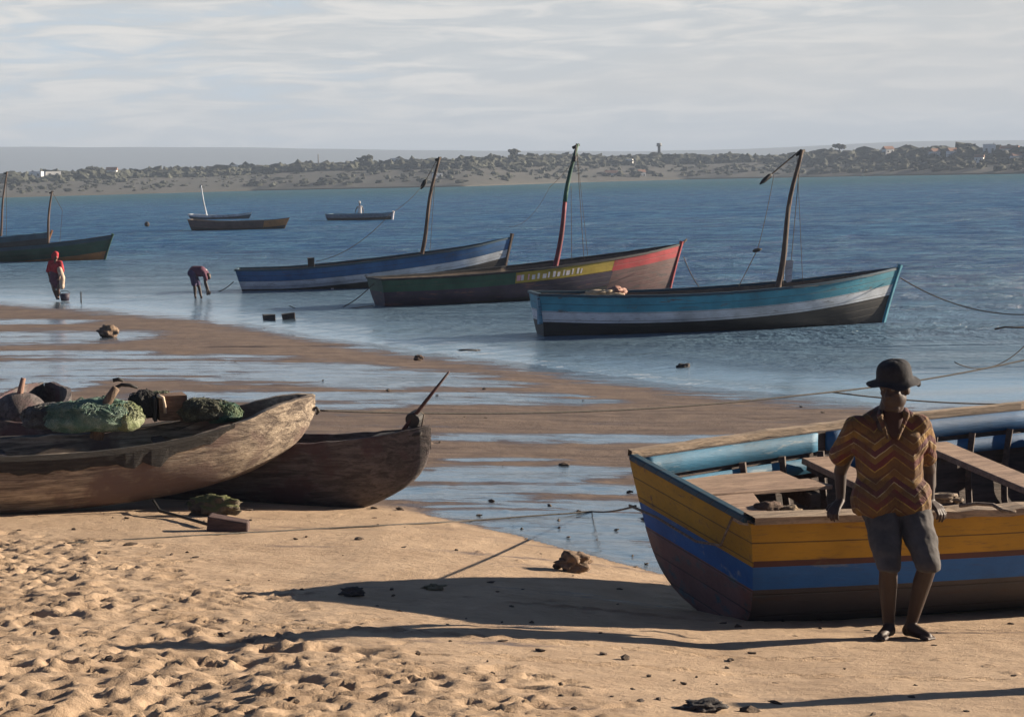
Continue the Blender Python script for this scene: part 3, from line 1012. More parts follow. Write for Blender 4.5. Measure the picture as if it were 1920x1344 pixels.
# B: green, yellow, red
e, a, L = place(716, 573, 1250, 549, 'dhow', 'dhow painted green, yellow and red with a lettered yellow panel', group=GB)
h = Hull(L, 2.3, ([0, .2, .45, .7, .85, 1], [.80, .82, .93, 1.13, 1.28, 1.48]), -.3, .62, .50, .22)
h.band('green_strake', 0, .36, P_GREEN, e, 0, .405, inner=M_INNER, th=.05)
h.band('yellow_panel', 0, .34, P_YEL2, e, .4055, .735, inner=M_INNER, th=.05)
h.band('red_strake', 0, .36, P_RED, e, .7355, 1, inner=M_INNER, th=.05)
h.band('purple_strake', .36, .80, P_PURPLE, e, 0, .74, th=.045, inner=M_INNER)
h.band('bow_planking', .36, 1.15, P_PINK, e, .7405, 1, th=.045, inner=M_INNER)
h.band('bottom_planking', .8, None, P_TAR, e, 0, .74, th=.045, inner=M_INNER)
h.band('bow_bottom', 1.15, None, P_PINK, e, .7405, 1, th=.045, inner=M_INNER)
h.rail('gunwale', M_BLACK, e, .09, .06, .01, rag=.01)
h.stem('stem_post', P_RED, e, .09, .12)
for t in (.12, .3, .5, .68, .85): h.thwart('thwart', t, M_INNER, e)
MB().tube([h.pt(1, 0, 1)[:1] + (0, h.top(1)), (h.pt(1, 0, 1)[0] + .22, .0, h.top(1) + .18)], [.05, .03], 6).build('bow_hook', M_ROPE, e)
# broken white letters painted along the yellow panel (not legible in the photo)
strokes = [(.415, .07, 1), (.427, .05, 1), (.447, .03, 1), (.462, .06, .6), (.478, .04, 1), (.498, .07, .5), (.512, .03, 1), (.53, .05, 1), (.545, .05, .55), (.562, .03, 1), (.576, .07, .6), (.592, .03, 1), (.61, .04, 1), (.622, .03, .6)]
for k, (t, wd, hh_) in enumerate(strokes):
    P = []
    for tt in (t - wd / L * .8, t + wd / L * .8):
        row = []
        for dd in (.10 + (1 - hh_) * .08, .27):
            p = np.array(h.pt(tt, h.vd(tt, dd), -1)); p[1] -= .006
            row.append(p)
        P.append(row)
    MB().grid(np.array(P), None).build('painted_letter', M_LETTERP if k in (0, 2) else M_LETTER, e, smooth=False)
D = a.y + 1.3
mb_, mt_ = mast(e, (1047, 494), (1100, 269), .088, M_MASTRED, D, seg=(8, M_MASTGRN))
def loc(px, py, dd=0): return to_local(e, PD(px, py, D + dd))
b1 = loc(1078, 298, -.3)
stay(e, mt_, b1, .02); block_on(e, b1, b1 - mt_, .42, .065)
stay(e, b1, loc(1030, 352, -1.0), .007, .05)
stay(e, loc(1030, 352, -1.0), loc(955, 425, -2), .005, .3)
stay(e, mt_, loc(1095, 487, .9), .010); stay(e, mt_ - Vector((0.2, 0, 1.3)), loc(1072, 492, -.9), .010)
stay(e, mt_, loc(1102, 480, 1), .007)
dhowB = e; hB = h
lump('rope_pile', loc(1066, 492, .3), (.28, .25, .10), M_BLACK, 2, .4, label='dark pile of rope and sail at the foot of the red mast', cat='rope')

# A: ultramarine and white
e, a, L = place(460, 544, 938, 531, 'dhow', 'deep blue and white dhow with a raised bow, leftmost of the three large dhows', group=GB)
h = Hull(L, 2.3, ([0, .2, .45, .7, .85, 1], [.72, .72, .88, 1.12, 1.30, 1.58]), -.3, .62, .42, .28)
h.band('top_strake', 0, .38, P_BLUE, e, inner=M_INNER, th=.05)
h.band('white_strake', .38, .66, P_WHITE, e, th=.045, inner=M_INNER)
h.band('bottom_planking', .66, None, P_TAR, e, th=.045, inner=M_INNER)
h.rail('gunwale', P_DKBLUE, e, .09, .06, .01)
h.stem('stem_post', M_MAST, e, .10, .16)
for t in (.12, .3, .5, .68, .85): h.thwart('thwart', t, M_INNER, e)
bx_, _, _ = h.pt(.27, 0, -1)
MB().box((bx_, -.3, h.top(.27) + .14), (.22, .22, .36), jit=.02).build('samson_post', M_BLACK, e, smooth=False)
sc = MB().box((L * .34, h.pt(.34, h.vd(.34, .78), -1)[1] - .012, h.top(.34) - .78), (.10, .02, .16), jit=.01).build('white_scar', M_LETTER, e, smooth=False)
D = a.y + 1.2
mb_, mt_ = mast(e, (781, 480), (821, 295), .085, M_MAST, D)
def loc(px, py, dd=0): return to_local(e, PD(px, py, D + dd))
b1 = loc(794, 346, -.3)
stay(e, mt_, b1, .012); block_on(e, b1, b1 - mt_, .4, .08)
stay(e, b1, loc(733, 400, -1.5), .008, .1); stay(e, loc(733, 400, -1.5), loc(593, 490, -1), .010, .3)
stay(e, mt_ - Vector((0.1, 0, .3)), loc(806, 474, 1), .009); stay(e, mt_ - Vector((0.2, 0, 1)), loc(795, 478, -1), .009)
dhowA = e; hA = h

# left edge boats
GL = 'dhows lying at the left edge of the bay'
e, a, L = place(-130, 492, 193, 487, 'dhow', 'green dhow with orange brown lower bow and a short bare mast at the left edge', group=GL)
h = Hull(L, 2.3, ([0, .3, .6, .85, 1], [.62, .68, .82, 1.02, 1.22]), -.3, .62, .55, .2)
h.band('top_strake', 0, .20, P_DKBLUE, e, inner=M_INNER, th=.05)
h.band('green_strake', .20, .78, P_GREEN, e, 0, 1, th=.045, inner=M_INNER)
h.band('bottom_planking', .78, None, P_ORANGE, e, 0, 1, th=.045, inner=M_INNER)
h.rail('gunwale', M_BLACK, e); h.stem('stem_post', P_GREEN, e, .09, .08)
for t in (.3, .5, .75): h.thwart('thwart', t, M_INNER, e)
D = a.y + 1
mb_, mt_ = mast(e, (118, 462), (131, 357), .080, M_MAST, D)
def loc(px, py, dd=0): return to_local(e, PD(px, py, D + dd))
stay(e, mt_, loc(117, 395, -.5), .012); stay(e, loc(117, 395, -.5), loc(112, 455, -.6), .010)
e, a, L = place(-260, 478, 82, 470, 'dhow', 'dark blue dhow behind the green one, its tall leaning mast at the left edge', group=GL)
h = Hull(L, 2.3, ([0, .3, .6, .85, 1], [.62, .66, .78, .96, 1.10]), -.3, .62, .5, .2)
h.band('top_strake', 0, .36, P_DKBLUE, e, inner=M_INNER, th=.05)
h.band('bottom_planking', .36, None, P_TAR, e, th=.045, inner=M_INNER)
h.rail('gunwale', P_LBLUE, e, .07, .04); h.stem('stem_post', P_ORANGE, e, .09, .08)
for t in (.3, .5, .75): h.thwart('thwart', t, M_INNER, e)
D = a.y + 1
mb_, mt_ = mast(e, (3, 452), (19, 322), .080, M_MAST, D)
def loc(px, py, dd=0): return to_local(e, PD(px, py, D + dd))
stay(e, mt_, loc(12, 445, -.5), .012); stay(e, mt_, loc(-60, 450, -.5), .012)

# pair far out, and the single one
GO = 'boats anchored far out in the bay'
e, a, L = place(364, 411, 452, 410, 'small_boat', 'white edged boat with slanting mast, behind the orange bowed boat far out', 'boat', GO)
L *= 1.15
h = Hull(L, 1.9, ([0, .3, .6, .85, 1], [.50, .36, .36, .46, .62]), -.25, .4, .5, .45)
h.band('top_strake', 0, .2, P_WHITE, e, inner=P_WHITE, th=.05); h.band('bottom_planking', .2, None, P_DKBLUE, e, th=.05)
h.rail('gunwale', P_WHITE, e, .08, .05); h.thwart('thwart', .5, M_INNER, e)
D = a.y + .8
mast(e, (410, 408), (394, 346), .10, P_WHITE, D)
e, a, L = place(364, 432, 532, 429, 'small_boat', 'brown boat with bright orange bow anchored far out left of the single boat', 'boat', GO)
h = Hull(L, 2.0, ([0, .3, .6, .85, 1], [.86, .66, .66, .72, .84]), -.25, .5, .5, .3)
h.band('side_planking', 0, .55, P_PINK, e, 0, .78, th=.05, inner=M_INNER); h.band('orange_bow', 0, .55, P_ORANGE, e, .781, 1, th=.05, inner=M_INNER)
h.band('bottom_planking', .55, None, P_TAR, e, th=.05, inner=M_INNER)
h.rail('gunwale', M_MAST, e, .08, .05); h.thwart('thwart', .5, M_INNER, e)
e, a, L = place(620, 413, 735, 412, 'small_boat', 'grey flat rowing boat carrying a seated figure far out', 'boat', GO)
h = Hull(L, 1.8, ([0, .3, .6, .85, 1], [.58, .55, .56, .60, .66]), -.2, .6, .15, .15)
h.band('top_strake', 0, .34, plain('pale grey paint', (.16, .21, .25)), e, th=.05, inner=M_INNER); h.band('bottom_planking', .34, None, P_TAR, e, th=.05)
h.rail('gunwale', P_LBLUE, e, .08, .05); h.stem('stem_post', M_LETTER, e, .16, .12)
h.thwart('thwart', .5, M_INNER, e)
rowing = e; rowing_D = a.y
lump('buoy', PZ(276, 425, 0), (.22, .22, .25), M_BLACK, 1, .1, label='small black buoy floating left of the orange bowed boat', cat='buoy')

# ------------------------------------------------------------------ the big beached boat on the right
E_YEL = weathered('boat yellow paint', (0.36, 0.190, 0.006), under=(.13, .065, .035), wear=.34, plank=.135, dirt=.5)
E_RED = weathered('boat dark red paint', (0.060, 0.016, 0.016), wear=.2)
E_BLUE = weathered('boat blue paint', (0.006, 0.095, 0.31), under=(.16, .20, .25), wear=.30, dirt=.3)
E_TEAL = weathered('sun bleached turquoise paint', (0.012, 0.130, 0.235), under=(.25, .30, .32), wear=.30, scale=1.6, dirt=.4)
E_BOT = weathered('grey bottom paint', (0.050, 0.044, 0.044), under=(.075, .045, .035), wear=.35, plank=.17)
E_STERNB = weathered('brown transom planks', (0.17, 0.085, 0.075), under=(.06, .10, .12), wear=.40, plank=.16)
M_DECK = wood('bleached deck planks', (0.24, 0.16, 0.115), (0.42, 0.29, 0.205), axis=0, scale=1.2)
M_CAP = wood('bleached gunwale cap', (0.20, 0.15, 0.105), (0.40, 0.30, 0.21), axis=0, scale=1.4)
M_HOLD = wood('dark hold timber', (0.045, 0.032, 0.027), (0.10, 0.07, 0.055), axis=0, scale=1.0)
N = PD(1405, 979, 12.0); F = PD(1181, 858, 13.3)
N.z += 0; ctr = (N + F) / 2
yaw = math.atan2(-(F.x - N.x), (F.y - N.y)); half = math.hypot(F.x - N.x, F.y - N.y) / 2
heel = math.asin((F.z - N.z) / (2 * half))
HE = .89
er = Matrix.Rotation(yaw, 4, 'Z') @ Matrix.Rotation(R(1.6), 4, 'Y') @ Matrix.Rotation(heel, 4, 'X')
RAKE = .24
org = ctr - (er @ Vector((-RAKE, 0, HE)))
boat = bpy.data.objects.new('fishing_boat', None); C.objects.link(boat)
boat.matrix_world = Matrix.Translation(org) @ er
tag(boat, 'large beached wooden boat with yellow, red and blue sides, the man leaning on it', 'boat')
h = Hull(6.8, 2.15, ([0, .2, .45, .7, .85, 1], [HE, HE + .02, HE + .05, HE + .12, HE + .22, HE + .36]), 0, half * 2 / 2.15 * .93, .75, RAKE, mid=.48, keel_rise=.25, p=9.0, q=.60, flat=.05)
h.nar = .26
# widths: make the stern match the measured transom
h.tr = (half - .0) / (h.B / 2) / 1.05 - .02
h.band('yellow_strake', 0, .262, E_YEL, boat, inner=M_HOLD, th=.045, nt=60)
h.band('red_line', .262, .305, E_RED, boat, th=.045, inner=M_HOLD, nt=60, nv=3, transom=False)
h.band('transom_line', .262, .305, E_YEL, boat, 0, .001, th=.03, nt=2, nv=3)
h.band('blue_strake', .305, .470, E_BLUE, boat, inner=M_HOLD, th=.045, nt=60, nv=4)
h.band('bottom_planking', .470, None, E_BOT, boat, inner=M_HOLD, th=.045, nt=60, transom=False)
# transom bottom with its own brown planks
P = []
for j in range(14):
    v = h.vd(0, .470) + (1 - h.vd(0, .470)) * j / 13
    a_, b_ = np.array(h.pt(0, v, -1)), np.array(h.pt(0, v, 1)); a_[0] -= .004; b_[0] -= .004
    P.append([a_ + (b_ - a_) * k / 8 for k in range(9)])
P = np.array(P); U = np.zeros(P.shape[:2] + (2,)); U[..., 0] = P[..., 1]; U[..., 1] = h.top(0) - P[..., 2]
tr_ = MB().grid(P, U, flip=True).build('transom_bottom', E_STERNB, boat); solid(tr_, .04, -1)
h.rail('gunwale_cap', M_CAP, boat, .13, .045, .022, rag=.012, transom=False)
tc_ = MB().box((-RAKE + .01, 0, HE + .01), (.07, half * 2 - .02, .045), jit=.0); bevel(tc_.build('transom_cap', P_DKBLUE, boat), .012)
# keel plank
MB().tube([(x, 0, -.02 + (max(0, x - 6) * .12) ** 2) for x in np.linspace(-.02, 6.8, 20)], .05, 4).build('keel', E_BOT, boat, smooth=False)
h.stem('stem_post', E_YEL, boat, .12, .2)
# inner rail planks, turquoise at the stern fading to deeper blue forward
E_TEAL2 = weathered('inner blue paint', (0.010, 0.095, 0.23), under=(.15, .2, .24), wear=.22, scale=1.4, dirt=.35)
for nm, d0, d1, ins in (('inner_rail', .0, .135, .055), ('inner_wale', .165, .27, .075)):
    for t0, t1, mt in ((.0, .215, E_TEAL), (.2152, .62, E_TEAL2)):
        mbx = MB()
        for side in (-1, 1):
            P = np.array([[h.pt(t, h.vd(t, d0 + (d1 - d0) * j / 2), side, ins) for j in range(3)] for t in np.linspace(t0 + .012, t1, 26)])
            if side < 0: continue
            mbx.grid(P, None, flip=(side > 0))
        o = mbx.build(nm, mt, boat); solid(o, .025, 1)
# a stiffener across the slot, and ribs down the inside of both sides
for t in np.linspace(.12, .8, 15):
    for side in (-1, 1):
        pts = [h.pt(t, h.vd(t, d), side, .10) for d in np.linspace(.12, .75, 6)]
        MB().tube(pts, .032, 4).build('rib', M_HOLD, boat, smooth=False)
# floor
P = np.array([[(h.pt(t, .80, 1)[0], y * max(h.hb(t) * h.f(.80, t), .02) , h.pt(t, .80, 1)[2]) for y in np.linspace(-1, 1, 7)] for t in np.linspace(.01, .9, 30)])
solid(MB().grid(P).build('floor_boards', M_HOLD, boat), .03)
# stern deck with a side deck running forward along the far side
def deck_plank(x0, x1a, x1b, y0, y1, dz=0.0, name='deck_plank', z=None):
    """plank along the boat from x0 to x1 between y0 and y1"""
    zt = (HE - .175 if z is None else z) + dz
    v = []
    for zz in (zt - .03, zt):
        v += [(x0, y0, zz), (x1a, y0, zz), (x1b, y1, zz), (x0, y1, zz)]
    f = [(0, 3, 2, 1), (4, 5, 6, 7), (0, 1, 5, 4), (1, 2, 6, 5), (2, 3, 7, 6), (3, 0, 4, 7)]
    o = mesh(name, v, f, M_DECK, boat, smooth=False, uvs=[(a[0], a[1]) for a in v])
    bevel(o, .005)
    return o
KD = half / .92
yy = np.array([-half + .02, -.62 * KD, -.36 * KD, -.10 * KD, .16 * KD, .42 * KD])
for k in range(5):
    def xe(y): return .12 + (y + half) * .36
    deck_plank(-RAKE + .12, xe(yy[k]), xe(yy[k + 1]), yy[k] + .004, yy[k + 1] - .004, dz=random.uniform(0, .006))
deck_plank(-RAKE + .12, 1.16, 1.08, .424 * KD, .66 * KD, dz=.010)
deck_plank(-RAKE + .12, 1.02, 1.00, .668 * KD, half + .03, dz=.004)
# deck beam under the front edge
MB().box((.28, -.16, HE - .26), (.07, .72, .1), rz=-.35).build('deck_beam', M_HOLD, boat, smooth=False)
MB().box((1.0, .50, HE - .26), (.08, .40, .1)).build('deck_beam', M_HOLD, boat, smooth=False)
# near side deck: broad cap the man leans on
P = []
for t in np.linspace(.0, .8, 40):
    row = []
    for ins in (.03, .12, .21):
        p = np.array(h.pt(t, 0, -1, ins)); p[2] += -.006 - .02 * (ins > .1); row.append(p)
    P.append(row)
solid(MB().grid(np.array(P), None, flip=False).build('side_shelf', M_CAP, boat, smooth=False), .03, 0)
for t, wd, d in ((.205, .24, .16), (.355, .26, .16), (.52, .26, .16), (.70, .24, .18)):
    hb_ = h.hb(t) * 1.0
    x, _, z = h.pt(t, h.vd(t, d), 1)
    o = MB().box((x, 0, z), (wd, hb_ * 2 - .16, .045)).build('thwart', M_DECK, boat); bevel(o, .006)
    for sx in (-1, 1):
        for sy in (-1, 1):
            MB().box((x + sx * wd * .3, sy * (hb_ - .22), z - .035), (.05, .2, .05)).build('knee', M_HOLD, boat, smooth=False)
# hole for the sculling oar lashed at the transom
MB().tube([( -RAKE + .16, -.55 + .10 * math.cos(a), HE - .15 + 0.02 + .03 * math.sin(a)) for a in np.linspace(0, 6.28, 14)], .015, 6).build('rope_ring', M_ROPE, boat)
BOATM = boat.matrix_world.copy()
def EB(x, y, z): return BOATM @ Vector((x, y, z))

M_BARK = rocky('brown weathered lump', (0.07, 0.04, 0.028), (0.15, 0.10, 0.07), 5)
M_DKROCK = rocky('dark wet rock', (0.030, 0.026, 0.026), (0.07, 0.06, 0.055), 5)
def frac_inv(px, py, z):  # point at pixel on a horizontal plane
    return PZ(px, py, z)
zd = EB(0, -.5, HE - .17).z
p = PZ(1440, 966, zd + .01)
lump('driftwood_block', p, (.105, .07, .055), M_BARK, 11, .25, rz=.2, label='dark brown block of wood lying on the stern deck of the beached boat', cat='wood')
p = PZ(1480, 965, zd + .01)
lump('stone', p, (.085, .06, .035), rocky('mottled stone', (.05, .035, .025), (.30, .22, .14), 9), 12, .4, label='mottled flat stone beside the dark block on the boat deck', cat='stone')

# ropes lying on the near rail, right of the man
zr = EB(1.3, -half, HE + .06).z
def coil(c, r, turns, name, label, mt=M_ROPE, rad=.011, jig=.03):
    pts = []
    for i in range(turns * 16):
        a = i / 16 * 2 * math.pi
        q = r * (.55 + .45 * math.sin(i * .37)) 
        pts.append(Vector((c[0] + q * math.cos(a) + random.uniform(-jig, jig), c[1] + q * .55 * math.sin(a) + random.uniform(-jig, jig) * .5, c[2] + .008 + .018 * (i / 16 / turns) * turns * .6 + random.uniform(0, .01))))
    b0 = pts[0].copy()
    o = mesh_rope(name, pts, rad, mt); return tag(o, label, 'rope')
def mesh_rope(name, pts, rad, mt):
    b = MB().tube([Vector(q) for q in pts], rad, 6)
    return b.build(name, mt, None, loc=tuple(Vector(pts[0])))
M_ROPE2 = plain('pale frayed rope', (0.16, 0.125, 0.095), 0.95, .35, 40, .6)
coil((PZ(1778, 945, zr)), .13, 5, 'rope_coil', 'tangled rope heap on the boat rail right of the man', M_ROPE2)
mesh_rope('loose_rope', [PZ(1800, 948, zr + .02), PZ(1830, 944, zr + .02), PZ(1862, 946, zr + .02), PZ(1880, 957, zr + .01), PZ(1905, 960, zr)], .012, M_ROPE2)
bpy.data.objects['loose_rope']['label'] = 'loose pale rope end trailing along the boat rail at the right edge'; bpy.data.objects['loose_rope']['category'] = 'rope'

# ------------------------------------------------------------------ dugout canoes on the left
M_DUG = wood('hewn dugout wood', (0.100, 0.074, 0.060), (0.52, 0.42, 0.31), scale=1.1, rough=.85, strength=.9, blotch=(0.17, 0.115, 0.095))
M_DUGDK = wood('dark old dugout wood', (0.040, 0.032, 0.031), (0.150, 0.122, 0.112), scale=1.3, rough=.85, strength=.9, blotch=(0.075, 0.040, 0.042))
M_CHAR = wood('charred rim', (0.018, 0.016, 0.015), (0.05, 0.043, 0.038), scale=2, rough=.9, strength=1)


def dugout(name, s0, s1, width, ztop, zbot, mt, parent, n=60, m_=26, pw=2.3, th=.05, skew=0.0):
    """s from s0 to s1 along X; functions of s give half width, rim height, bottom height. One open shell."""
    P, U = [], []
    for i in range(n):
        s_ = s0 + (s1 - s0) * i / (n - 1)
        w_, zt, zb = width(s_), ztop(s_), zbot(s_)
        row = []
        for j in range(m_):
            a = math.pi * j / (m_ - 1)                 # 0 near rim .. pi far rim
            cx, cz = -math.cos(a), -math.sin(a)
            yy_ = w_ * (abs(cx) ** (2 / pw)) * (1 if cx > 0 else -1)
            dz = (abs(cz) ** (2 / pw)) * (zt - zb)
            nz = .012 * mnoise.noise(Vector((s_ * 3, j * .35, 3.1))) + .02 * mnoise.noise(Vector((s_ * .9, j * .2, 7)))
            rim = .014 * mnoise.noise(Vector((s_ * 7, a, 1))) * (1 - abs(cz))
            row.append((s_ + skew * (zt - dz), yy_ * (1 + nz * 2), zt - dz + nz + rim))
        P.append(row)
    o = MB().grid(np.array(P), None, flip=True).build(name, mt, parent)
    solid(o, th, -1)
    md = o.modifiers.new('edges', 'EDGE_SPLIT'); md.split_angle = R(50)
    return o


def lin(xs, ys):
    return lambda s: float(np.interp(s, xs, ys))


def smo(xs, ys):
    hh_ = Hull(1, 1, (xs, ys), 0)
    return lambda s: float(hh_.top(min(max(s, xs[0]), xs[-1])))


# F1: the big pale one
yaw1 = R(20)
A1 = PG(140, 962); A1.y += .36
e = empty('dugout_canoe', (A1.x, A1.y, A1.z), yaw1, 'large pale hewn dugout canoe with blunt upturned bow, nearest on the left', 'canoe', 'dugout canoes drawn up on the sand')
e.rotation_euler = (R(4), 0, yaw1)
S = 2.20  # bow end
w1 = smo([-3.6, -3.0, -2.2, -1, 0, .9, 1.5, 1.9, 2.12, S], [.08, .30, .42, .46, .46, .42, .33, .20, .10, .035])
t1_ = smo([-3.6, -2.8, -1.6, -.6, .2, .9, 1.4, 1.75, 2.0, S], [.95, .84, .66, .60, .60, .66, .76, .86, .905, .915])
b1_ = smo([-3.6, -3.2, -2.4, -1.0, 0, .6, 1.1, 1.5, 1.8, 2.0, 2.12, S], [.75, .35, .10, .0, .0, .035, .10, .19, .31, .44, .58, .74])
F1 = dugout('hull', -3.6, S, w1, t1_, b1_, M_DUG, e, 90, pw=2.1, th=.06)
# charred, ragged rim planks on both sides
for sd in (-1, 1):
    P = []
    for i in range(60):
        s_ = -3.3 + 4.65 * i / 59
        zt = t1_(s_); w_ = w1(s_) * 1.02
        k = .5 + .9 * abs(mnoise.noise(Vector((s_ * 4, sd, 0))))
        fd = min(1, (1.45 - s_) / .8)
        P.append([(s_, sd * (w_ + .012), zt + .012), (s_, sd * (w_ + .018), zt - .035 * fd), (s_, sd * (w_ + .012 - .012), zt - .24 * k * fd - .01)])
    o = MB().grid(np.array(P), None, flip=(sd < 0)).build('charred_rim', M_CHAR, e, smooth=False); solid(o, .07, -1)
for s_, zz in ((.75, -.12), (-.7, -.12)):
    MB().box((s_, 0, t1_(s_) + zz), (.10, w1(s_) * 2 - .08, .05), jit=.008).build('thwart', M_DUGDK, e, smooth=False)
canoe1 = e
def L1(x, y, z): return e1m @ Vector((x, y, z))
bpy.context.view_layer.update(); e1m = canoe1.matrix_world.copy()

# F2: dark one behind, its square end to the right
tip = PD(806, 800, 18.75)
yaw2 = R(-16)
gz2 = PG(652, 944).z
e = empty('dugout_canoe', (tip.x, tip.y, gz2 - .02), yaw2, 'dark weathered dugout canoe with square cut end, lying behind the large pale one', 'canoe', 'dugout canoes drawn up on the sand')
ht = tip.z - gz2
w2 = smo([-4.6, -4, -2.6, -1.4, -.7, -.25, -.08, 0], [.06, .25, .40, .38, .30, .18, .10, .035])
t2 = smo([-4.6, -3.6, -2.4, -1.5, -.9, -.4, 0], [ht + .05, ht - .03, ht - .07, ht - .12, ht - .09, ht - .04, ht + .03])
b2 = smo([-4.6, -4.2, -3.0, -1.6, -.95, -.72, -.45, -.2, -.06, 0], [.5, .2, .04, .02, .0, .02, .12, .27, .43, .60])
dugout('hull', -4.6, 0, w2, t2, b2, M_DUGDK, e, 80, pw=2.2, th=.05)
o = MB().box((-.30, 0, ht - .055), (.50, .26, .035), jit=.008, M=Matrix.Rotation(R(-5), 3, 'Y')); o = o.build('end_deck', M_CHAR, e); bevel(o, .008)
MB().box((-1.6, 0, ht - .16), (.1, .64, .05)).build('thwart', M_CHAR, e, smooth=False)
canoe2 = e
# steering pole and its round block
p0 = PD(764, 796, 18.8); p1 = PD(842, 697, 18.6)
b = MB().tube([p0 - (p1 - p0) * .25, p0, p0.lerp(p1, .5), p1], [.026, .034, .028, .016], 8, flat=.6)
o = b.build('steering_pole', plain('dark reddish pole', (.055, .022, .020)), None, loc=tuple(p0)); tag(o, 'dark pole sticking up slantwise from the square end of the dark canoe', 'pole')
pb = PD(778, 782, 18.8)
o = MB().tube([pb + Vector((-.03, -.05, -.03)), pb + Vector((.03, .06, .0))], [.075, .075], 14).build('wooden_block', M_BLACK, None, loc=tuple(pb)); tag(o, 'round dark wooden block at the foot of the slanting pole', 'block'); bevel(o, .012)
o = MB().tube([pb + Vector((.06, -.07, -.10)), pb + Vector((.09, -.06, .03)), pb + Vector((.04, -.06, .08)), pb + Vector((.0, -.06, .03))], .009, 6).build('rope_loop', M_ROPE2, None, loc=tuple(pb)); tag(o, 'short rope loop hanging over the round block on the dark canoe', 'rope')

# F3: another dark canoe further left, end on
c3 = PD(38, 780, 20.3)
e = empty('dugout_canoe', (c3.x, c3.y, gz(c3.x, c3.y)), R(100), 'dark rounded canoe end showing behind the pale canoe at the left edge', 'canoe', 'dugout canoes drawn up on the sand')
z3 = PD(38, 741, 20.3).z - e.location.z
dugout('hull', -.3, 4.4, smo([-.3, -.15, .3, 1.2, 2.6, 4.0, 4.4], [.07, .2, .33, .4, .4, .2, .05]), smo([-.3, .2, 1.2, 3, 4.4], [z3 - .24, z3 - .24, z3 - .25, z3 - .25, z3 - .3]),
       smo([-.3, -.1, .3, 1, 3, 4.1, 4.4], [z3 - .34, .3, .08, 0, 0, .2, z3 - .4]), M_DUGDK, e, 50, th=.05)
o = mesh('end_block', [(q[0] * .33 - .05, q[1] * .28, max(q[2], -.6) * .22 + z3 - .18) for q in ICO3[0]], ICO3[1], M_DUGDK, e)
p0 = PD(36, 745, 20.2); p1 = PD(44, 709, 20.2)
o = MB().tube([p0 - Vector((0.02, 0, .15)), p0, p1], [.042, .036, .026], 7).build('upright_stake', wood('reddish stake', (.16, .06, .06), (.36, .22, .15), axis=2, scale=3), None, loc=tuple(p0)); tag(o, 'reddish stake standing on the dark canoe end at the left edge', 'stake')

# branch-like post standing up from the pale canoe
D_ = 17.95
pts = [PD(180, 822, D_), PD(189, 785, D_), PD(197, 762, D_), PD(207, 743, D_), PD(218, 727, D_)]
o = MB().tube(pts, [.065, .055, .048, .042, .036], 9).build('forked_post', wood('grey brown branch', (.07, .045, .03), (.22, .15, .10), axis=2, scale=2.5), None, loc=tuple(pts[0])); tag(o, 'crooked branch post rising from the pale canoe in front of the green net', 'post')
for pp, r_, lb in (([(214, 728), (228, 721), (243, 722), (258, 727)], .018, 'thin dark twig reaching right from the top of the crooked post'), ([(212, 713), (222, 711), (231, 714)], .02, 'short dark twig lying above the crooked post')):
    q = [PD(a, b, D_ + .1) for a, b in pp]
    o = MB().tube(q, [r_] * (len(q) - 1) + [r_ * .6], 6).build('twig', M_BLACK, None, loc=tuple(q[0])); tag(o, lb, 'twig')

# fishing nets heaped in the canoe
def net(name, px, py, D, size, colA, colB, label, seed, strands=60, rz=0.0, rad=.004):
    mt, nt = newmat(name + ' mesh %d' % seed)
    tcx = nt.add('ShaderNodeTexCoord').outputs['Object']
    v1 = nt.add('ShaderNodeTexVoronoi', feature='DISTANCE_TO_EDGE', ins={'Vector': nt.mapping(tcx, (1, 1, 1.6)), 'Scale': 42.0}).outputs['Distance']
    ln = nt.math('SUBTRACT', 1.0, nt.ramp(v1, 0.02, 0.10))
    n_ = nt.noise(tcx, 9, 5, .65)
    col = nt.mix(nt.ramp(n_, .35, .65), colA, colB)
    col = nt.mix(nt.math('MULTIPLY', nt.math('SUBTRACT', 1.0, ln), .6), col, tuple(x * .35 for x in colA))
    out(nt, principled(nt, color=col, rough=.8, normal=bump(nt, nt.math('ADD', ln, nt.math('MULTIPLY', n_, 2)), .9, .02)).outputs[0])
    c = PD(px, py, D)
    v, f = ICO4
    vs = []
    for q in v:
        q = Vector(q)
        k = 1 + .20 * mnoise.fractal(q * 1.5 + Vector((seed, 0, 0)), .9, 2.1, 5) + .07 * mnoise.noise(q * 7)
        vs.append((q.x * size[0] * k, q.y * size[1] * k, max(q.z, -.7) * size[2] * k))
    b = MB(); b.v = vs; b.f = list(f); b.uv = [(0, 0)] * len(vs)
    for s_ in range(strands):
        a0 = random.uniform(0, 6.28); pts_ = []
        a1 = a0 + random.uniform(-1.2, 1.2)
        e0, e1 = random.uniform(-.2, .6), random.uniform(.2, 1.3)
        for i in range(10):
            t = i / 9; a_ = a0 + (a1 - a0) * t; el_ = e0 + (e1 - e0) * math.sin(t * 3.1)
            q = Vector((math.cos(a_) * math.cos(el_), math.sin(a_) * math.cos(el_), math.sin(el_)))
            k = 1.03 + .20 * mnoise.fractal(q * 1.5 + Vector((seed, 0, 0)), .9, 2.1, 5) + .07 * mnoise.noise(q * 7) + random.uniform(0, .03)
            pts_.append((q.x * size[0] * k, q.y * size[1] * k, max(q.z, -.7) * size[2] * k))
        b.tube(pts_, rad, 4, caps=False)
    o = b.build(name, mt, None); o.location = c; o.rotation_euler = (0, 0, rz)
    return tag(o, label, 'fishing net')
net('fishing_net', 165, 782, 18.0, (.42, .26, .165), (.13, .27, .20), (.42, .54, .43), 'big green net heap left of the crooked post in the pale canoe', 3, 150)
net('fishing_net', 232, 784, 18.05, (.17, .20, .15), (.26, .31, .14), (.50, .54, .34), 'yellow green net heap right of the crooked post', 5, 60)
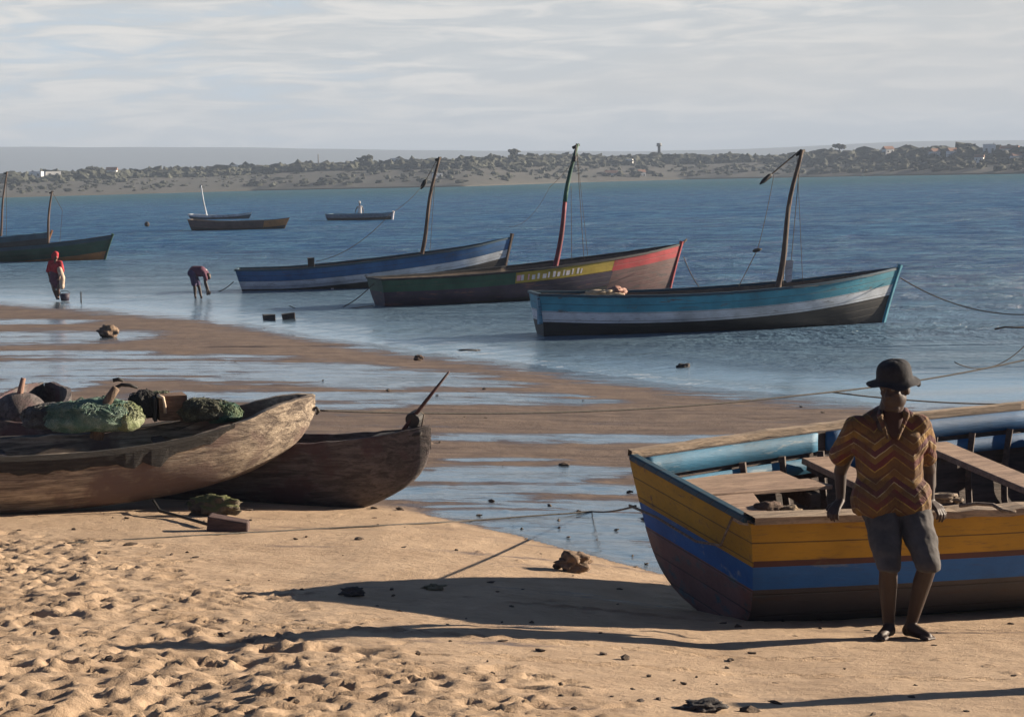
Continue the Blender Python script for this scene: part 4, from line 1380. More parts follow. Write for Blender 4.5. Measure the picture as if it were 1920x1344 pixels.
net('fishing_net', 92, 783, 18.1, (.24, .18, .13), (.10, .10, .10), (.22, .23, .22), 'grey net bundle left of the big green net heap', 7, 50)
net('fishing_net', 385, 770, 18.5, (.24, .20, .12), (.07, .075, .05), (.20, .21, .14), 'dark olive net heap beside the wooden box', 9, 80)
net('fishing_net', 418, 775, 18.5, (.17, .15, .11), (.03, .13, .10), (.20, .25, .12), 'small green net heap nearest the upturned bow', 13, 50)
net('fishing_net', 268, 762, 18.6, (.15, .12, .15), (.03, .03, .03), (.09, .09, .08), 'black tangled net left of the wooden box', 15, 60)
net('fishing_net', 300, 742, 18.7, (.10, .09, .05), (.12, .14, .08), (.30, .32, .22), 'small pale net clump on top of the wooden box', 17, 30)
e = empty('wooden_box', PD(322, 784, 18.6), R(17), 'brown wooden box among the nets in the pale canoe', 'box')
M_BOXW = wood('brown crate wood', (.10, .055, .035), (.24, .15, .095), scale=2.5)
MB().box((0, 0, .11), (.26, .24, .24), jit=.008).build('crate_body', M_BOXW, e, smooth=False)
MB().box((-.16, -.02, .10), (.03, .2, .22), jit=.004).build('end_panel', M_BLACK, e, smooth=False)
o = MB().tube([PD(296, 742, 18.45), PD(306, 745, 18.42), PD(309, 760, 18.42), PD(310, 775, 18.42)], [.018, .014, .014, .016], 6).build('pale_cord', plain('pale cord', (.55, .42, .30)), None, loc=tuple(PD(296, 742, 18.45))); tag(o, 'pale cord hanging down the left corner of the wooden box', 'cord')

# chunks on the sand under the bow
p = PG(400, 966)
lump('mossy_log', p, (.23, .10, .10), rocky('mossy wood', (.045, .035, .03), (.11, .09, .06), 6, moss=(.085, .090, .030)), 21, .45, rz=-.12, freq=2.2, label='short mossy log on the sand under the pale canoe bow', cat='log')
p = PG(428, 996)
e_ = MB()
e_.v = [(-.17, -.09, 0), (.17, -.06, 0), (.17, .09, 0), (-.17, .09, 0), (-.155, -.08, .145), (.175, -.055, .075), (.17, .085, .08), (-.15, .085, .15)]
e_.f = [(0, 3, 2, 1), (4, 5, 6, 7), (0, 1, 5, 4), (1, 2, 6, 5), (2, 3, 7, 6), (3, 0, 4, 7)]; e_.uv = [(a[0], a[2]) for a in e_.v]
o = e_.build('wedge_block', wood('dark wedge wood', (.05, .03, .03), (.12, .07, .06), scale=2), None, smooth=False); o.location = p; bevel(o, .014); tag(o, 'dark wedge shaped block on the sand in front of the mossy log', 'block')
p = PG(290, 962)
o = mesh_rope('bent_stick', [PG(288, 958) + Vector((0, 0, .10)), PG(300, 968) + Vector((0, 0, .05)), PG(340, 975) + Vector((0, 0, .03)), PG(392, 990) + Vector((0, 0, .03))], .014, M_BLACK); tag(o, 'bent dark stick between the pale canoe and the wedge block', 'stick')

# ------------------------------------------------------------------ rocks and small things on the flats
M_BROCK = rocky('brown rock', (.10, .065, .045), (.26, .18, .12), 5)
def rock(px, py, wpx, hpx, mt, label, seed=0, name='rock', cat='rock', rough=.4):
    p = PG(px, py) if not (py < 600 and px > 480) else PG(px, py)
    sc_ = FPX / p.y
    return lump(name, p, (wpx / 2 / sc_, wpx / 2.4 / sc_, hpx / 1.6 / sc_), mt, seed, rough, label=label, cat=cat)
rock(204, 632, 36, 20, M_BROCK, 'brown rock by the shallow pool on the left flat', 1)
rock(785, 675, 18, 9, M_BARK, 'small brown rock on the middle of the flat', 2)
rock(1282, 700, 32, 17, M_DKROCK, 'dark rounded rock in the shallows below the teal dhow', 3)
rock(1077, 1072, 64, 34, M_BROCK, 'lumpy brown rock at the edge of the near pool', 4, rough=.55)
rock(1045, 1066, 16, 9, M_BARK, 'little stone left of the lumpy brown rock', 5)
rock(660, 1116, 44, 13, M_DKROCK, 'low dark clump on the dry sand at the shadow edge', 6, rough=.6)
rock(816, 1104, 40, 8, rocky('dried weed', (.12, .10, .05), (.24, .20, .12), 8), 'dried weed tuft on the sand just above the long shadow', 7, 'weed_tuft', 'weed', .7)
rock(1318, 1330, 80, 15, M_DKROCK, 'flat dark clump of weed at the bottom edge of the sand', 8, 'weed_clump', 'weed', .6)
rock(877, 661, 44, 6, M_BLACK, 'low dark drift stick at the water edge left of the teal dhow', 9, 'drift_stick', 'stick', .3)
rock(14, 514, 26, 7, M_BLACK, 'thin dark driftwood on the sand spit at the left edge', 10, 'driftwood', 'driftwood', .3)
def weight(px, py, w_, h_, label, rz=0, tilt=0):
    p = PG(px, py); sc_ = FPX / p.y
    o = MB().box((0, 0, h_ / sc_ / 2), (w_ / sc_, w_ / sc_ * .8, h_ / sc_), jit=.02).build('mooring_block', M_DKROCK, None, smooth=False)
    o.location = p; o.rotation_euler = (0, tilt, rz); bevel(o, .02); return tag(o, label, 'block', 'black mooring blocks at the water edge')
weight(505, 603, 24, 13, 'left and flatter of the two black mooring blocks at the water edge', .1)
weight(543, 605, 24, 18, 'right and taller of the two black mooring blocks at the water edge', .2, -.15)
# pebbles, twigs and weed scraps scattered on the sand
M_BIT = rocky('dark scrap', (.05, .035, .028), (.13, .09, .06), 12)
vv_, ff_, b0 = [], [], 0
i1v, i1f = ico(1)
for k in range(420):
    px, py = random.uniform(-100, 2000), random.uniform(640, 1344)
    if px < 420 and py < 960: continue
    if random.random() > (.35 if py < 940 else 1): continue
    p = PG(px, py)
    if p.z < .05: continue
    s_ = random.uniform(.005, .016) * (1.8 if random.random() < .08 else 1) * (1 if p.y < 18 else 1.9)
    v = i1v * (1 + .25 * rng.standard_normal(len(i1v))[:, None]) * np.array([s_ * random.uniform(1, 2.6), s_ * random.uniform(.8, 1.6), s_ * .7]) 
    a_ = random.uniform(0, 3.1); c_, s2 = math.cos(a_), math.sin(a_)
    v = np.stack([v[:, 0] * c_ - v[:, 1] * s2, v[:, 0] * s2 + v[:, 1] * c_, v[:, 2]], -1) + np.array([p.x, p.y, p.z + s_ * .3])
    vv_.append(v); ff_ += [tuple(q + b0 for q in f) for f in i1f]; b0 += len(i1v)
tag(mesh('pebbles', np.concatenate(vv_), ff_, M_BIT, smooth=False), 'dark pebbles, shells and weed scraps strewn over the sand', 'pebbles', kind='stuff')

# bucket and stake by the left person
p = PZ(122, 564, .0)
e = empty('bucket', p, 0, 'dark bucket on the wet sand beside the person in the red top', 'bucket')
MB().tube([(0, 0, 0), (0, 0, .24)], [.13, .17], 16, caps=True).build('bucket_body', P_PURPLE, e)
MB().tube([(-.17, 0, .24), (-.1, 0, .33), (.1, 0, .33), (.17, 0, .24)], .01, 5).build('handle', M_BLACK, e)
p = PZ(152, 566, .0)
o = MB().tube([(0, 0, -.05), (.01, 0, .33)], [.025, .02], 6).build('stake', M_BLACK, None); o.location = p; tag(o, 'small dark stake in the wet sand right of the bucket', 'stake')

# ------------------------------------------------------------------ mooring lines
def line(name, pts, label, r=.012, cat='rope', mt=M_ROPE):
    return tag(mesh_rope(name, pts, r, mt), label, cat)
bowtip = PD(594, 769, A1.y + S * math.sin(yaw1) + .0)
rr_ = PD(2100, 628, 26)
pA = bowtip; pB = PD(1500, 741, 22.5)
pts = sag(pA, pB, .10, 50)[:-1] + sag(pB, rr_, .10, 40)
line('mooring_rope', pts, 'long rope running from the pale canoe bow behind the man to the upper right', .010)
line('mooring_rope', [PD(588, 766, bowtip.y - .06), PD(593, 764, bowtip.y - .10), PD(598, 770, bowtip.y + .0), PD(594, 775, bowtip.y + .12)], 'rope knot tied round the tip of the pale canoe bow', .014)
line('mooring_rope', sag(PD(1560, 735, 23), PD(1960, 757, 24), .05, 30), 'thin dark rope crossing low behind the man neck to the right edge', .010)
line('mooring_rope', sag(PD(1790, 679, 30), PD(1960, 600, 31), .35, 20), 'thin rope hanging in a curve over the water at the right edge', .008)
pk = [PD(1865, 617, 30), PD(1885, 613, 30), PD(1905, 614, 30), PD(1960, 612, 30.2)]
line('mooring_rope', pk, 'short dark rope end above the hanging rope at the right edge', .014)
line('mooring_rope', sag(PD(1688, 521, 48.5), PD(1980, 585, 44), .35, 30), 'bow rope of the teal dhow slanting down to the right', .014)
line('mooring_rope', sag(PD(1282, 482, 62), PD(1372, 545, 49.5), .6, 24), 'slack rope from the red dhow bow down to the teal dhow', .016)
line('mooring_rope', sag(PG(543, 592) + Vector((0, 0, .3)), PD(702, 530, 59.5), .5, 30), 'rope from the black mooring blocks up to the green dhow stern', .016)
line('mooring_rope', sag(PD(385, 548, 69), PD(438, 528, 69.6), .15, 12), 'short rope from the bending person to the blue dhow stern', .016)
line('mooring_rope', sag(PG(545, 594) + Vector((0, 0, .1)), PZ(700, 573, .05), .02, 12), 'rope at water level between the mooring blocks and the lettered dhow', .014)
# rope over the sand from the boat transom
tA = EB(-RAKE - .03, half * .86, HE - .40)
pts = [PD(1192, 948, tA.y + .1)]
q1 = PG(900, 987); q2 = PG(470, 1000)
ground_pts = [PG(1110 - (1110 - 120) * k / 40, np.interp(1110 - (1110 - 120) * k / 40, [120, 460, 900, 1110], [1020, 1000, 976, 960])) + Vector((0, 0, .006)) for k in range(41)]
pts = sag(pts[0], ground_pts[0], .02, 20)[:-1] + ground_pts
line('shore_rope', pts, 'thin rope from the boat transom lying across the dry sand to the left', .008)
line('transom_rope', [EB(-RAKE - .04, half * .86, HE - .30) + Vector((0, 0, 0)), EB(-RAKE + .22 * 0 - .02, .3, HE - .285), EB(-RAKE - .02, -.2, HE - .29), EB(-RAKE - .03, -.5, HE - .22), EB(-RAKE + .0, -.56, HE - .0), EB(-RAKE + .12, -.55, HE - .10)], 'pale rope strung across the yellow transom to the deck', .009, mt=M_ROPE2)

# ------------------------------------------------------------------ people
def cone_caps(b, p0, r0_, p1, r1_, seg=14, sx=1.0, ax=None):
    """round cone between two joints, hemispherical ends; sx flattens it along ax"""
    p0, p1 = Vector(p0), Vector(p1)
    d = p1 - p0; L_ = d.length
    t = d.normalized() if L_ > 1e-6 else Vector((0, 0, 1))
    if ax is None: ax = Vector((0, 1, 0))
    a = (ax - t * ax.dot(t))
    if a.length < 1e-3: a = Vector((1, 0, 0)) - t * t.x
    a.normalize(); c = t.cross(a)
    rings = []
    for k in range(5):
        th = math.pi / 2 * k / 4
        rings.append((p0 - t * r0_ * math.cos(th), r0_ * math.sin(th)))
    for k in range(4, -1, -1):
        th = math.pi / 2 * k / 4
        rings.append((p1 + t * r1_ * math.cos(th), r1_ * math.sin(th)))
    base = len(b.v)
    b.v.append(tuple(rings[0][0])); b.uv.append((0, 0))
    for c0, rr in rings[1:-1]:
        for k in range(seg):
            th = 2 * math.pi * k / seg
            b.v.append(tuple(c0 + a * math.cos(th) * rr * sx + c * math.sin(th) * rr)); b.uv.append((0, 0))
    b.v.append(tuple(rings[-1][0])); b.uv.append((0, 0))
    n = len(rings) - 2
    for k in range(seg):
        b.f.append((base, base + 1 + (k + 1) % seg, base + 1 + k))
        for i in range(n - 1):
            q = base + 1 + i * seg
            b.f.append((q + k, q + (k + 1) % seg, q + seg + (k + 1) % seg, q + seg + k))
        q = base + 1 + (n - 1) * seg
        b.f.append((q + k, q + (k + 1) % seg, base + 1 + n * seg))


def ell(b, c, r, rot=None):
    v, f = ICO3
    base = len(b.v)
    for q in v:
        p = Vector((q[0] * r[0], q[1] * r[1], q[2] * r[2]))
        if rot is not None: p = rot @ p
        b.v.append(tuple(Vector(c) + p)); b.uv.append((0, 0))
    b.f += [tuple(k + base for k in q) for q in f]


def fuse(b, name, mt, parent, loc, voxel, smooth=3, disp=None):
    """one continuous skin over overlapping limbs"""
    o = b.build(name, mt, parent, loc=loc)
    rm = o.modifiers.new('skin', 'REMESH'); rm.mode = 'VOXEL'; rm.voxel_size = voxel; rm.use_smooth_shade = True
    sm = o.modifiers.new('soften', 'SMOOTH'); sm.factor = .5; sm.iterations = smooth
    if disp:
        tx = bpy.data.textures.new(name + '_folds', 'CLOUDS'); tx.noise_scale = disp[0]; tx.noise_depth = 2
        dm = o.modifiers.new('folds', 'DISPLACE'); dm.texture = tx; dm.strength = disp[1]; dm.mid_level = .5; dm.texture_coords = 'LOCAL'
    return o


M_SKIN = plain('dark brown skin', (0.036, 0.020, 0.015), 0.62, .15, 5, .1)
M_SKIN2 = plain('brown skin', (0.12, 0.065, 0.045), 0.55, .15, 5, .1)
M_HAT = plain('black cotton hat', (0.011, 0.011, 0.015), 0.9, .25, 30, .5)
M_SHORTS = plain('grey brown shorts cloth', (0.062, 0.056, 0.054), 0.9, .25, 8, .5)


def shirt_material():
    mt, nt = newmat('zigzag print shirt')
    tc = nt.add('ShaderNodeTexCoord').outputs['Object']
    sp = nt.add('ShaderNodeSeparateXYZ', ins={0: tc})
    x, z = sp.outputs[0], sp.outputs[2]
    wob = nt.math('MULTIPLY', nt.math('SUBTRACT', nt.noise(tc, 7, 3), .5), .03)
    tri = nt.math('ABSOLUTE', nt.math('SUBTRACT', nt.math('FRACT', nt.math('ADD', nt.math('MULTIPLY', x, 4.4), .2)), .5))
    h = nt.math('ADD', nt.math('ADD', z, wob), nt.math('MULTIPLY', tri, -.17))
    ph_ = nt.math('FRACT', nt.math('MULTIPLY', h, 4.3))
    rp = nt.n.new('ShaderNodeValToRGB'); nt.l.new(ph_, rp.inputs[0])
    rp.color_ramp.interpolation = 'CONSTANT'
    cols = [(0, (.13, .065, .016)), (.20, (.30, .18, .035)), (.24, (.10, .022, .02)), (.42, (.15, .08, .022)), (.56, (.32, .25, .14)), (.59, (.075, .02, .025)), (.74, (.19, .10, .02)), (.90, (.28, .20, .09)), (.93, (.09, .035, .015))]
    el = rp.color_ramp.elements
    el[0].position = 0; el[0].color = (*cols[0][1], 1); el[1].position = cols[1][0]; el[1].color = (*cols[1][1], 1)
    for p_, c_ in cols[2:]:
        e1 = el.new(p_); e1.color = (*c_, 1)
    weave = nt.noise(tc, 160, 3, .7)
    col = nt.mix(nt.math('MULTIPLY', nt.ramp(nt.noise(tc, 8, 5, .65), .40, .56), .70), rp.outputs[0], (.085, .040, .016))
    fold = nt.noise(nt.mapping(tc, (1, 1, .35), (0, R(12), 0)), 9, 4, .55, .8)
    out(nt, principled(nt, color=col, rough=.85, normal=bump(nt, nt.math('ADD', nt.math('MULTIPLY', fold, 2.5), nt.math('MULTIPLY', weave, .1)), .9, .02)).outputs[0])
    return mt


M_SHIRT = shirt_material()

# --- the man leaning on the boat
J = {}
def jn(name, px, py, D): J[name] = PD(px, py, D)
jn('pelvisL', 1652, 950, 11.80); jn('pelvisR', 1708, 950, 11.80)
jn('waist', 1668, 905, 11.84); jn('chest', 1668, 835, 11.80); jn('upchest', 1667, 797, 11.78)
jn('neck0', 1668, 783, 11.79); jn('neck1', 1674, 752, 11.745)
jn('head', 1678, 724, 11.66)
jn('shL', 1607, 803, 11.80); jn('shR', 1724, 800, 11.78)
jn('elL', 1576, 882, 12.02); jn('wrL', 1576, 938, 12.00)
jn('elR', 1742, 882, 12.02); jn('wrR', 1744, 938, 12.00)
jn('kneeL', 1666, 1062, 11.48); jn('kneeR', 1741, 1056, 11.44)
jn('ankL', 1666, 1168, 11.62); jn('ankR', 1708, 1166, 11.62)
fL = PG(1660, 1190); fR = PG(1716, 1190)
J['ankL'].z = gz(J['ankL'].x, J['ankL'].y) + .075; J['ankR'].z = gz(J['ankR'].x, J['ankR'].y) + .075
base = Vector((fL.x * .5 + fR.x * .5, 11.6, gz(2.2, 11.6)))
b = MB()
# torso and neck
cone_caps(b, J['pelvisL'], .115, J['pelvisR'], .115)
cone_caps(b, (J['pelvisL'] + J['pelvisR']) / 2, .135, J['waist'], .125, sx=.8)
cone_caps(b, J['waist'], .125, J['chest'], .145, sx=.75)
cone_caps(b, J['shL'], .062, J['shR'], .062)
cone_caps(b, J['chest'] + Vector((-.06, 0, 0)), .105, J['chest'] + Vector((.06, 0, 0)), .105)
cone_caps(b, J['upchest'], .10, J['neck0'], .07)
cone_caps(b, J['neck0'], .078, J['neck1'], .070)
for s_n in 'LR': cone_caps(b, J['neck0'] + Vector((0, 0, .045)), .052, J['sh' + s_n] + Vector((0, 0, .0)), .050)
# head: skull, jaw, face features; turned a little to his right
hd = J['head']; hr = Matrix.Rotation(R(-40), 3, 'Z') @ Matrix.Rotation(R(7), 3, 'X')
ell(b, hd + Vector((0, .012, .02)), (.088, .104, .100), hr)
def HP(x, y, z): return hd + hr @ Vector((x, y, z))
ell(b, HP(0, -.020, -.066), (.073, .076, .076), hr)
cone_caps(b, HP(-.024, -.052, -.118), .028, HP(.024, -.052, -.118), .028)      # chin and jaw
cone_caps(b, HP(0, -.082, -.002), .009, HP(0, -.104, -.040), .015)              # nose
cone_caps(b, HP(-.012, -.094, -.043), .010, HP(.012, -.094, -.043), .010)
cone_caps(b, HP(-.018, -.087, -.066), .0085, HP(.018, -.087, -.066), .0085)     # lips
cone_caps(b, HP(-.016, -.085, -.078), .0085, HP(.016, -.085, -.078), .0085)
cone_caps(b, HP(-.040, -.070, .020), .011, HP(.040, -.070, .020), .011)         # brow
for sx_ in (-1, 1):
    ell(b, HP(sx_ * .044, -.058, -.030), (.020, .022, .018), hr)                # cheek
    ell(b, HP(sx_ * .079, .010, -.020), (.010, .022, .032), hr)                 # ear
# arms
for sd_n, s1 in (('L', -1), ('R', 1)):
    cone_caps(b, J['sh' + sd_n], .056, J['el' + sd_n], .040)
    cone_caps(b, J['el' + sd_n], .041, J['wr' + sd_n], .027, sx=.85)
# legs
for sd_n, pv in (('L', 'pelvisL'), ('R', 'pelvisR')):
    k_, a_ = J['knee' + sd_n], J['ank' + sd_n]
    cone_caps(b, J[pv], .095, k_, .057)
    calf = k_.lerp(a_, .33) + Vector((0, .02, 0))
    cone_caps(b, k_, .054, calf, .055)
    cone_caps(b, calf, .054, a_, .033)
    gz0 = gz(a_.x, a_.y)
    tx_ = -.10 if sd_n == 'L' else .09
    toe = Vector((a_.x + tx_ * .75, a_.y - .15, 0)); toe.z = gz(toe.x, toe.y) + .024
    heel_ = Vector((a_.x - tx_ * .15, a_.y + .035, gz0 + .034))
    cone_caps(b, a_, .036, heel_, .034)
    cone_caps(b, a_ + Vector((0, -.02, -.01)), .034, toe, .026)
    cone_caps(b, heel_, .030, toe, .026)
    fd_ = (toe - a_); fd_.z = 0; fd_.normalize(); sdv = Vector((-fd_.y, fd_.x, 0))
    inner = 1 if sd_n == 'L' else -1
    for q in range(5):
        off = (q - 2) * .0165 * inner * -1
        root = toe + sdv * off - fd_ * .01
        ln = [.052, .046, .041, .036, .030][q]
        tip_ = root + fd_ * ln; tip_.z = gz(tip_.x, tip_.y) + .012
        cone_caps(b, root - Vector((0, 0, .006)), .013 if q else .015, tip_, .0095 if q else .0125, seg=8)
# hands resting on the rail: palm, four fingers curled over the edge, thumb at the side
def hand(wr, dirv, side, up=Vector((0, 0, 1))):
    d = dirv.normalized(); sdv = d.cross(up).normalized(); nrm_ = sdv.cross(d).normalized()
    pc = wr + d * .075
    for o_ in (-.026, -.009, .009, .026):
        cone_caps(b, wr + d * .012 + sdv * o_ * .55, .017, wr + d * .085 + sdv * o_, .0125, seg=8)
    for q, (o_, ln) in enumerate(((-.030, .060), (-.010, .072), (.011, .068), (.030, .052))):
        p0_ = wr + d * .088 + sdv * o_
        p1_ = p0_ + (d * .9 - nrm_ * .25).normalized() * ln * .5 + sdv * o_ * .12
        p2_ = p1_ + (d * .45 - nrm_ * .9).normalized() * ln * .36
        p3_ = p2_ + (d * .05 - nrm_ * 1.0).normalized() * ln * .26
        cone_caps(b, p0_, .0105, p1_, .0095, seg=8); cone_caps(b, p1_, .0095, p2_, .0085, seg=8); cone_caps(b, p2_, .0085, p3_, .0075, seg=8)
    t0_ = wr + d * .030 + sdv * .022 * side
    t1__ = t0_ + (d * .6 + sdv * side * .9 - nrm_ * .2).normalized() * .038
    t2__ = t1__ + (d * .95 + sdv * side * .2 - nrm_ * .3).normalized() * .030
    cone_caps(b, t0_, .014, t1__, .0115, seg=8); cone_caps(b, t1__, .0115, t2__, .0095, seg=8)
hand(J['wrL'], Vector((-.45, -.55, -.42)), 1)
hand(J['wrR'], Vector((.40, -.50, -.45)), -1)
man = fuse(b, 'person', M_SKIN, None, tuple(base), .0052, 3)
tag(man, 'man in black bucket hat, zigzag shirt and shorts leaning barefoot on the beached boat', 'person')

def EP(v): return v     # world points; build() subtracts loc, so children get the same base
def child(bm_, name, mt, voxel, smooth=3, disp=None):
    o = fuse(bm_, name, mt, man, None, voxel, smooth, disp)
    o.data.transform(Matrix.Translation(-base))
    return o
# shirt
b = MB()
sh = lambda n_, dx=0, dy=0, dz=0: J[n_] + Vector((dx, dy, dz))
cone_caps(b, sh('shL', .01, 0, -.008), .076, sh('shR', -.01, 0, -.008), .076)
cone_caps(b, sh('shL', .075, 0, -.09), .118, sh('shR', -.065, 0, -.09), .115)
cone_caps(b, sh('neck0', -.035, .02, .02), .062, sh('shL', .02, 0, .0), .062); cone_caps(b, sh('neck0', .035, .02, .02), .062, sh('shR', -.02, 0, .0), .062)
cone_caps(b, sh('chest', -.060, 0, 0), .145, sh('waist', -.060, -.02, -.02), .142)
cone_caps(b, sh('chest', .060, 0, 0), .140, sh('waist', .060, -.02, -.02), .140)
hemL, hemR = PD(1640, 940, 11.76), PD(1703, 945, 11.76)
cone_caps(b, sh('waist', -.05, -.02, -.0), .158, hemL, .150)
cone_caps(b, sh('waist', .05, -.02, 0), .152, hemR, .140)
cone_caps(b, PD(1716, 925, 11.76), .10, PD(1722, 960, 11.74), .075)
for sn, ex, wd in (('L', PD(1575, 852, 11.90), .068), ('R', PD(1736, 854, 11.90), .066)):
    cone_caps(b, J['sh' + sn] + Vector((0, 0, .004)), .078, ex, wd)
cone_caps(b, sh('neck0', -.045, .02, -.005), .050, sh('neck0', .045, .02, -.005), .050)
# cut flat hems: drop everything below the hem by clamping
zh = PD(1660, 972, 11.7).z
def clampv(bm_, fn):
    bm_.v = [tuple(fn(Vector(q))) for q in bm_.v]
def hem(q):
    zz = zh + .02 * math.sin(q.x * 25) - max(0, (q.x - 2.33)) * .35
    if q.z < zz: q.z = zz - (zz - q.z) * .12
    return q
clampv(b, hem)
shirt = child(b, 'shirt', M_SHIRT, .0065, 4, (.14, .026))
# open collar flaps and the chest V, head's shadow put into its dark colour
b = MB()
cone_caps(b, PD(1650, 782, 11.65), .018, PD(1664, 822, 11.585), .010, sx=.5); cone_caps(b, PD(1700, 780, 11.65), .018, PD(1684, 822, 11.585), .010, sx=.5)
cone_caps(b, PD(1650, 780, 11.66), .020, PD(1652, 772, 11.78), .022); cone_caps(b, PD(1700, 778, 11.66), .020, PD(1697, 770, 11.78), .022)
cone_caps(b, PD(1652, 772, 11.78), .022, PD(1697, 770, 11.80), .022)
child(b, 'collar', M_SHIRT, .006, 2)
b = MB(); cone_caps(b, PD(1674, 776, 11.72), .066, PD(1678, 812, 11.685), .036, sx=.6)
child(b, 'chest_shade', plain('painted chest shade', (.040, .018, .015), .95), .006, 2)
# shorts
b = MB()
cone_caps(b, sh('pelvisL', 0, 0, 0), .125, sh('pelvisR', 0, 0, 0), .125)
cone_caps(b, sh('pelvisL', .0, 0, .03), .125, sh('pelvisR', .0, 0, .03), .125)
for sn in 'LR':
    k_ = J['knee' + sn]
    d_ = (k_ - J['pelvis' + sn])
    cone_caps(b, J['pelvis' + sn], .115, J['pelvis' + sn] + d_ * .86, .083)
    cone_caps(b, J['pelvis' + sn] + d_ * .5, .095, k_ + Vector((0, -.005, -.015)), .074)
zk = PD(1666, 1072, 11.4).z
clampv(b, lambda q: Vector((q.x, q.y, zk - (zk - q.z) * .15)) if q.z < zk else q)
child(b, 'shorts', M_SHORTS, .007, 4, (.11, .026))
# hat: soft crown, floppy brim
b = MB(); P = []
hc = hd + Vector((0, .008, .052)); hrot = Matrix.Rotation(R(-6), 3, 'Y') @ Matrix.Rotation(R(5), 3, 'X')
prof = [(.0, .106), (.050, .103), (.084, .090), (.101, .066), (.106, .040), (.108, .002), (.111, -.012), (.130, -.026), (.150, -.042)]
for r_, z_ in prof:
    row = []
    for k in range(48):
        th = 2 * math.pi * k / 48
        fl = (r_ - .105) / .053 if r_ > .105 else 0
        rr = r_ * (1 + .04 * math.sin(2 * th + 1) + fl * .24 * max(0, math.cos(th - 3.0)) ** 3) * (1 + .03 * mnoise.noise(Vector((math.cos(th) * 2, math.sin(th) * 2, z_ * 30))))
        zz = z_ + fl * (.016 * max(0, math.cos(th - 3.0)) ** 2 + .010 * math.sin(2 * th + .6) + .010 * math.sin(5 * th)) + .004 * mnoise.noise(Vector((math.cos(th) * 5, math.sin(th) * 5, z_ * 40)))
        row.append(tuple(hc + hrot @ Vector((math.cos(th) * rr * .93, math.sin(th) * rr * 1.06, zz))))
    P.append(row)
b.grid(np.array(P), None, closed=True)
hat = b.build('bucket_hat', M_HAT, man); hat.data.transform(Matrix.Translation(-base)); solid(hat, .005, 0)
ss_ = hat.modifiers.new('sub', 'SUBSURF'); ss_.levels = ss_.render_levels = 1
b = MB(); kc = PD(1720, 716, 11.70)
ell(b, kc, (.020, .02, .024)); ell(b, kc + Vector((.008, 0, -.012)), (.014, .015, .018)); cone_caps(b, kc + Vector((-.05, 0, .01)), .008, kc, .010)
child(b, 'hat_toggle', M_HAT, .004, 2)
for sx_ in (-1, 1):
    b = MB(); ell(b, HP(sx_ * .031, -.0800, -.004), (.012, .007, .006), hr)
    o = b.build('eye', plain('eye white %d' % sx_, (.10, .09, .08), .4, .05), man); o.data.transform(Matrix.Translation(-base))
b = MB(); ell(b, hd + hr @ Vector((0, .030, .015)), (.080, .082, .090), hr)
o = b.build('hair', M_BLACK, man); o.data.transform(Matrix.Translation(-base))

# --- smaller figures
def figure(name, label, joints, D, loc_px, cloth, skin, voxel=.02):
    """joints: photo pixels (px, py[, dD]) for a figure standing at depth D"""
    g = {}
    for k, q in joints.items():
        g[k] = PD(q[0], q[1], D + (q[2] if len(q) > 2 else 0))
    b = MB()
    cone_caps(b, g['hipL'], .10, g['hipR'], .10); cone_caps(b, (g['hipL'] + g['hipR']) / 2, .13, g['chest'], .145)
    cone_caps(b, g['shL'], .065, g['shR'], .065); cone_caps(b, g['chest'], .13, (g['shL'] + g['shR']) / 2, .09)
    cone_caps(b, (g['shL'] + g['shR']) / 2, .06, g['head'], .055)
    ell(b, g['head'], (.082, .098, .115)); ell(b, g['head'] + Vector((.03, -.05, -.05)), (.05, .05, .055))
    nose = g['head'] + Vector((.05, -.08, -.02)); ell(b, nose, (.018, .02, .022))
    for s_ in 'LR':
        cone_caps(b, g['sh' + s_], .055, g['el' + s_], .042); cone_caps(b, g['el' + s_], .042, g['wr' + s_], .028)
        d = (g['wr' + s_] - g['el' + s_]).normalized(); sd2 = d.cross(Vector((0, 1, 0))).normalized()
        cone_caps(b, g['wr' + s_], .03, g['wr' + s_] + d * .08, .028)
        for q in range(4):
            o_ = (q - 1.5) * .022
            cone_caps(b, g['wr' + s_] + d * .08 + sd2 * o_, .012, g['wr' + s_] + d * (.155 - abs(q - 1.3) * .012) + sd2 * o_ * 1.2 + Vector((0, -.01, 0)), .010, seg=6)
        cone_caps(b, g['wr' + s_] + d * .03 + sd2 * .03, .013, g['wr' + s_] + d * .085 + sd2 * .065, .011, seg=6)
        if 'knee' + s_ in g:
            cone_caps(b, g['hip' + s_], .095, g['knee' + s_], .058)
            cf_ = g['knee' + s_].lerp(g['ank' + s_], .35) + Vector((0, .02, 0))
            cone_caps(b, g['knee' + s_], .056, cf_, .056); cone_caps(b, cf_, .055, g['ank' + s_], .036)
            toe_ = g['ank' + s_] + Vector((.05, -.15, -.04)); cone_caps(b, g['ank' + s_], .038, toe_, .030); cone_caps(b, g['ank' + s_] + Vector((0, .03, -.03)), .034, toe_, .028)
    base_ = PD(loc_px[0], loc_px[1], D)
    o = fuse(b, 'person', skin, None, tuple(base_), voxel * .6, 3); tag(o, label, 'person')
    for cn, mt, segs in cloth:
        b = MB()
        for (p0_, r_0, p1_, r_1) in segs:
            P0 = g[p0_] if isinstance(p0_, str) else PD(p0_[0], p0_[1], D + (p0_[2] if len(p0_) > 2 else 0))
            P1 = g[p1_] if isinstance(p1_, str) else PD(p1_[0], p1_[1], D + (p1_[2] if len(p1_) > 2 else 0))
            cone_caps(b, P0, r_0, P1, r_1)
        c = fuse(b, cn, mt, o, None, voxel, 2, (.15, .03)); c.data.transform(Matrix.Translation(-base_))
    return o


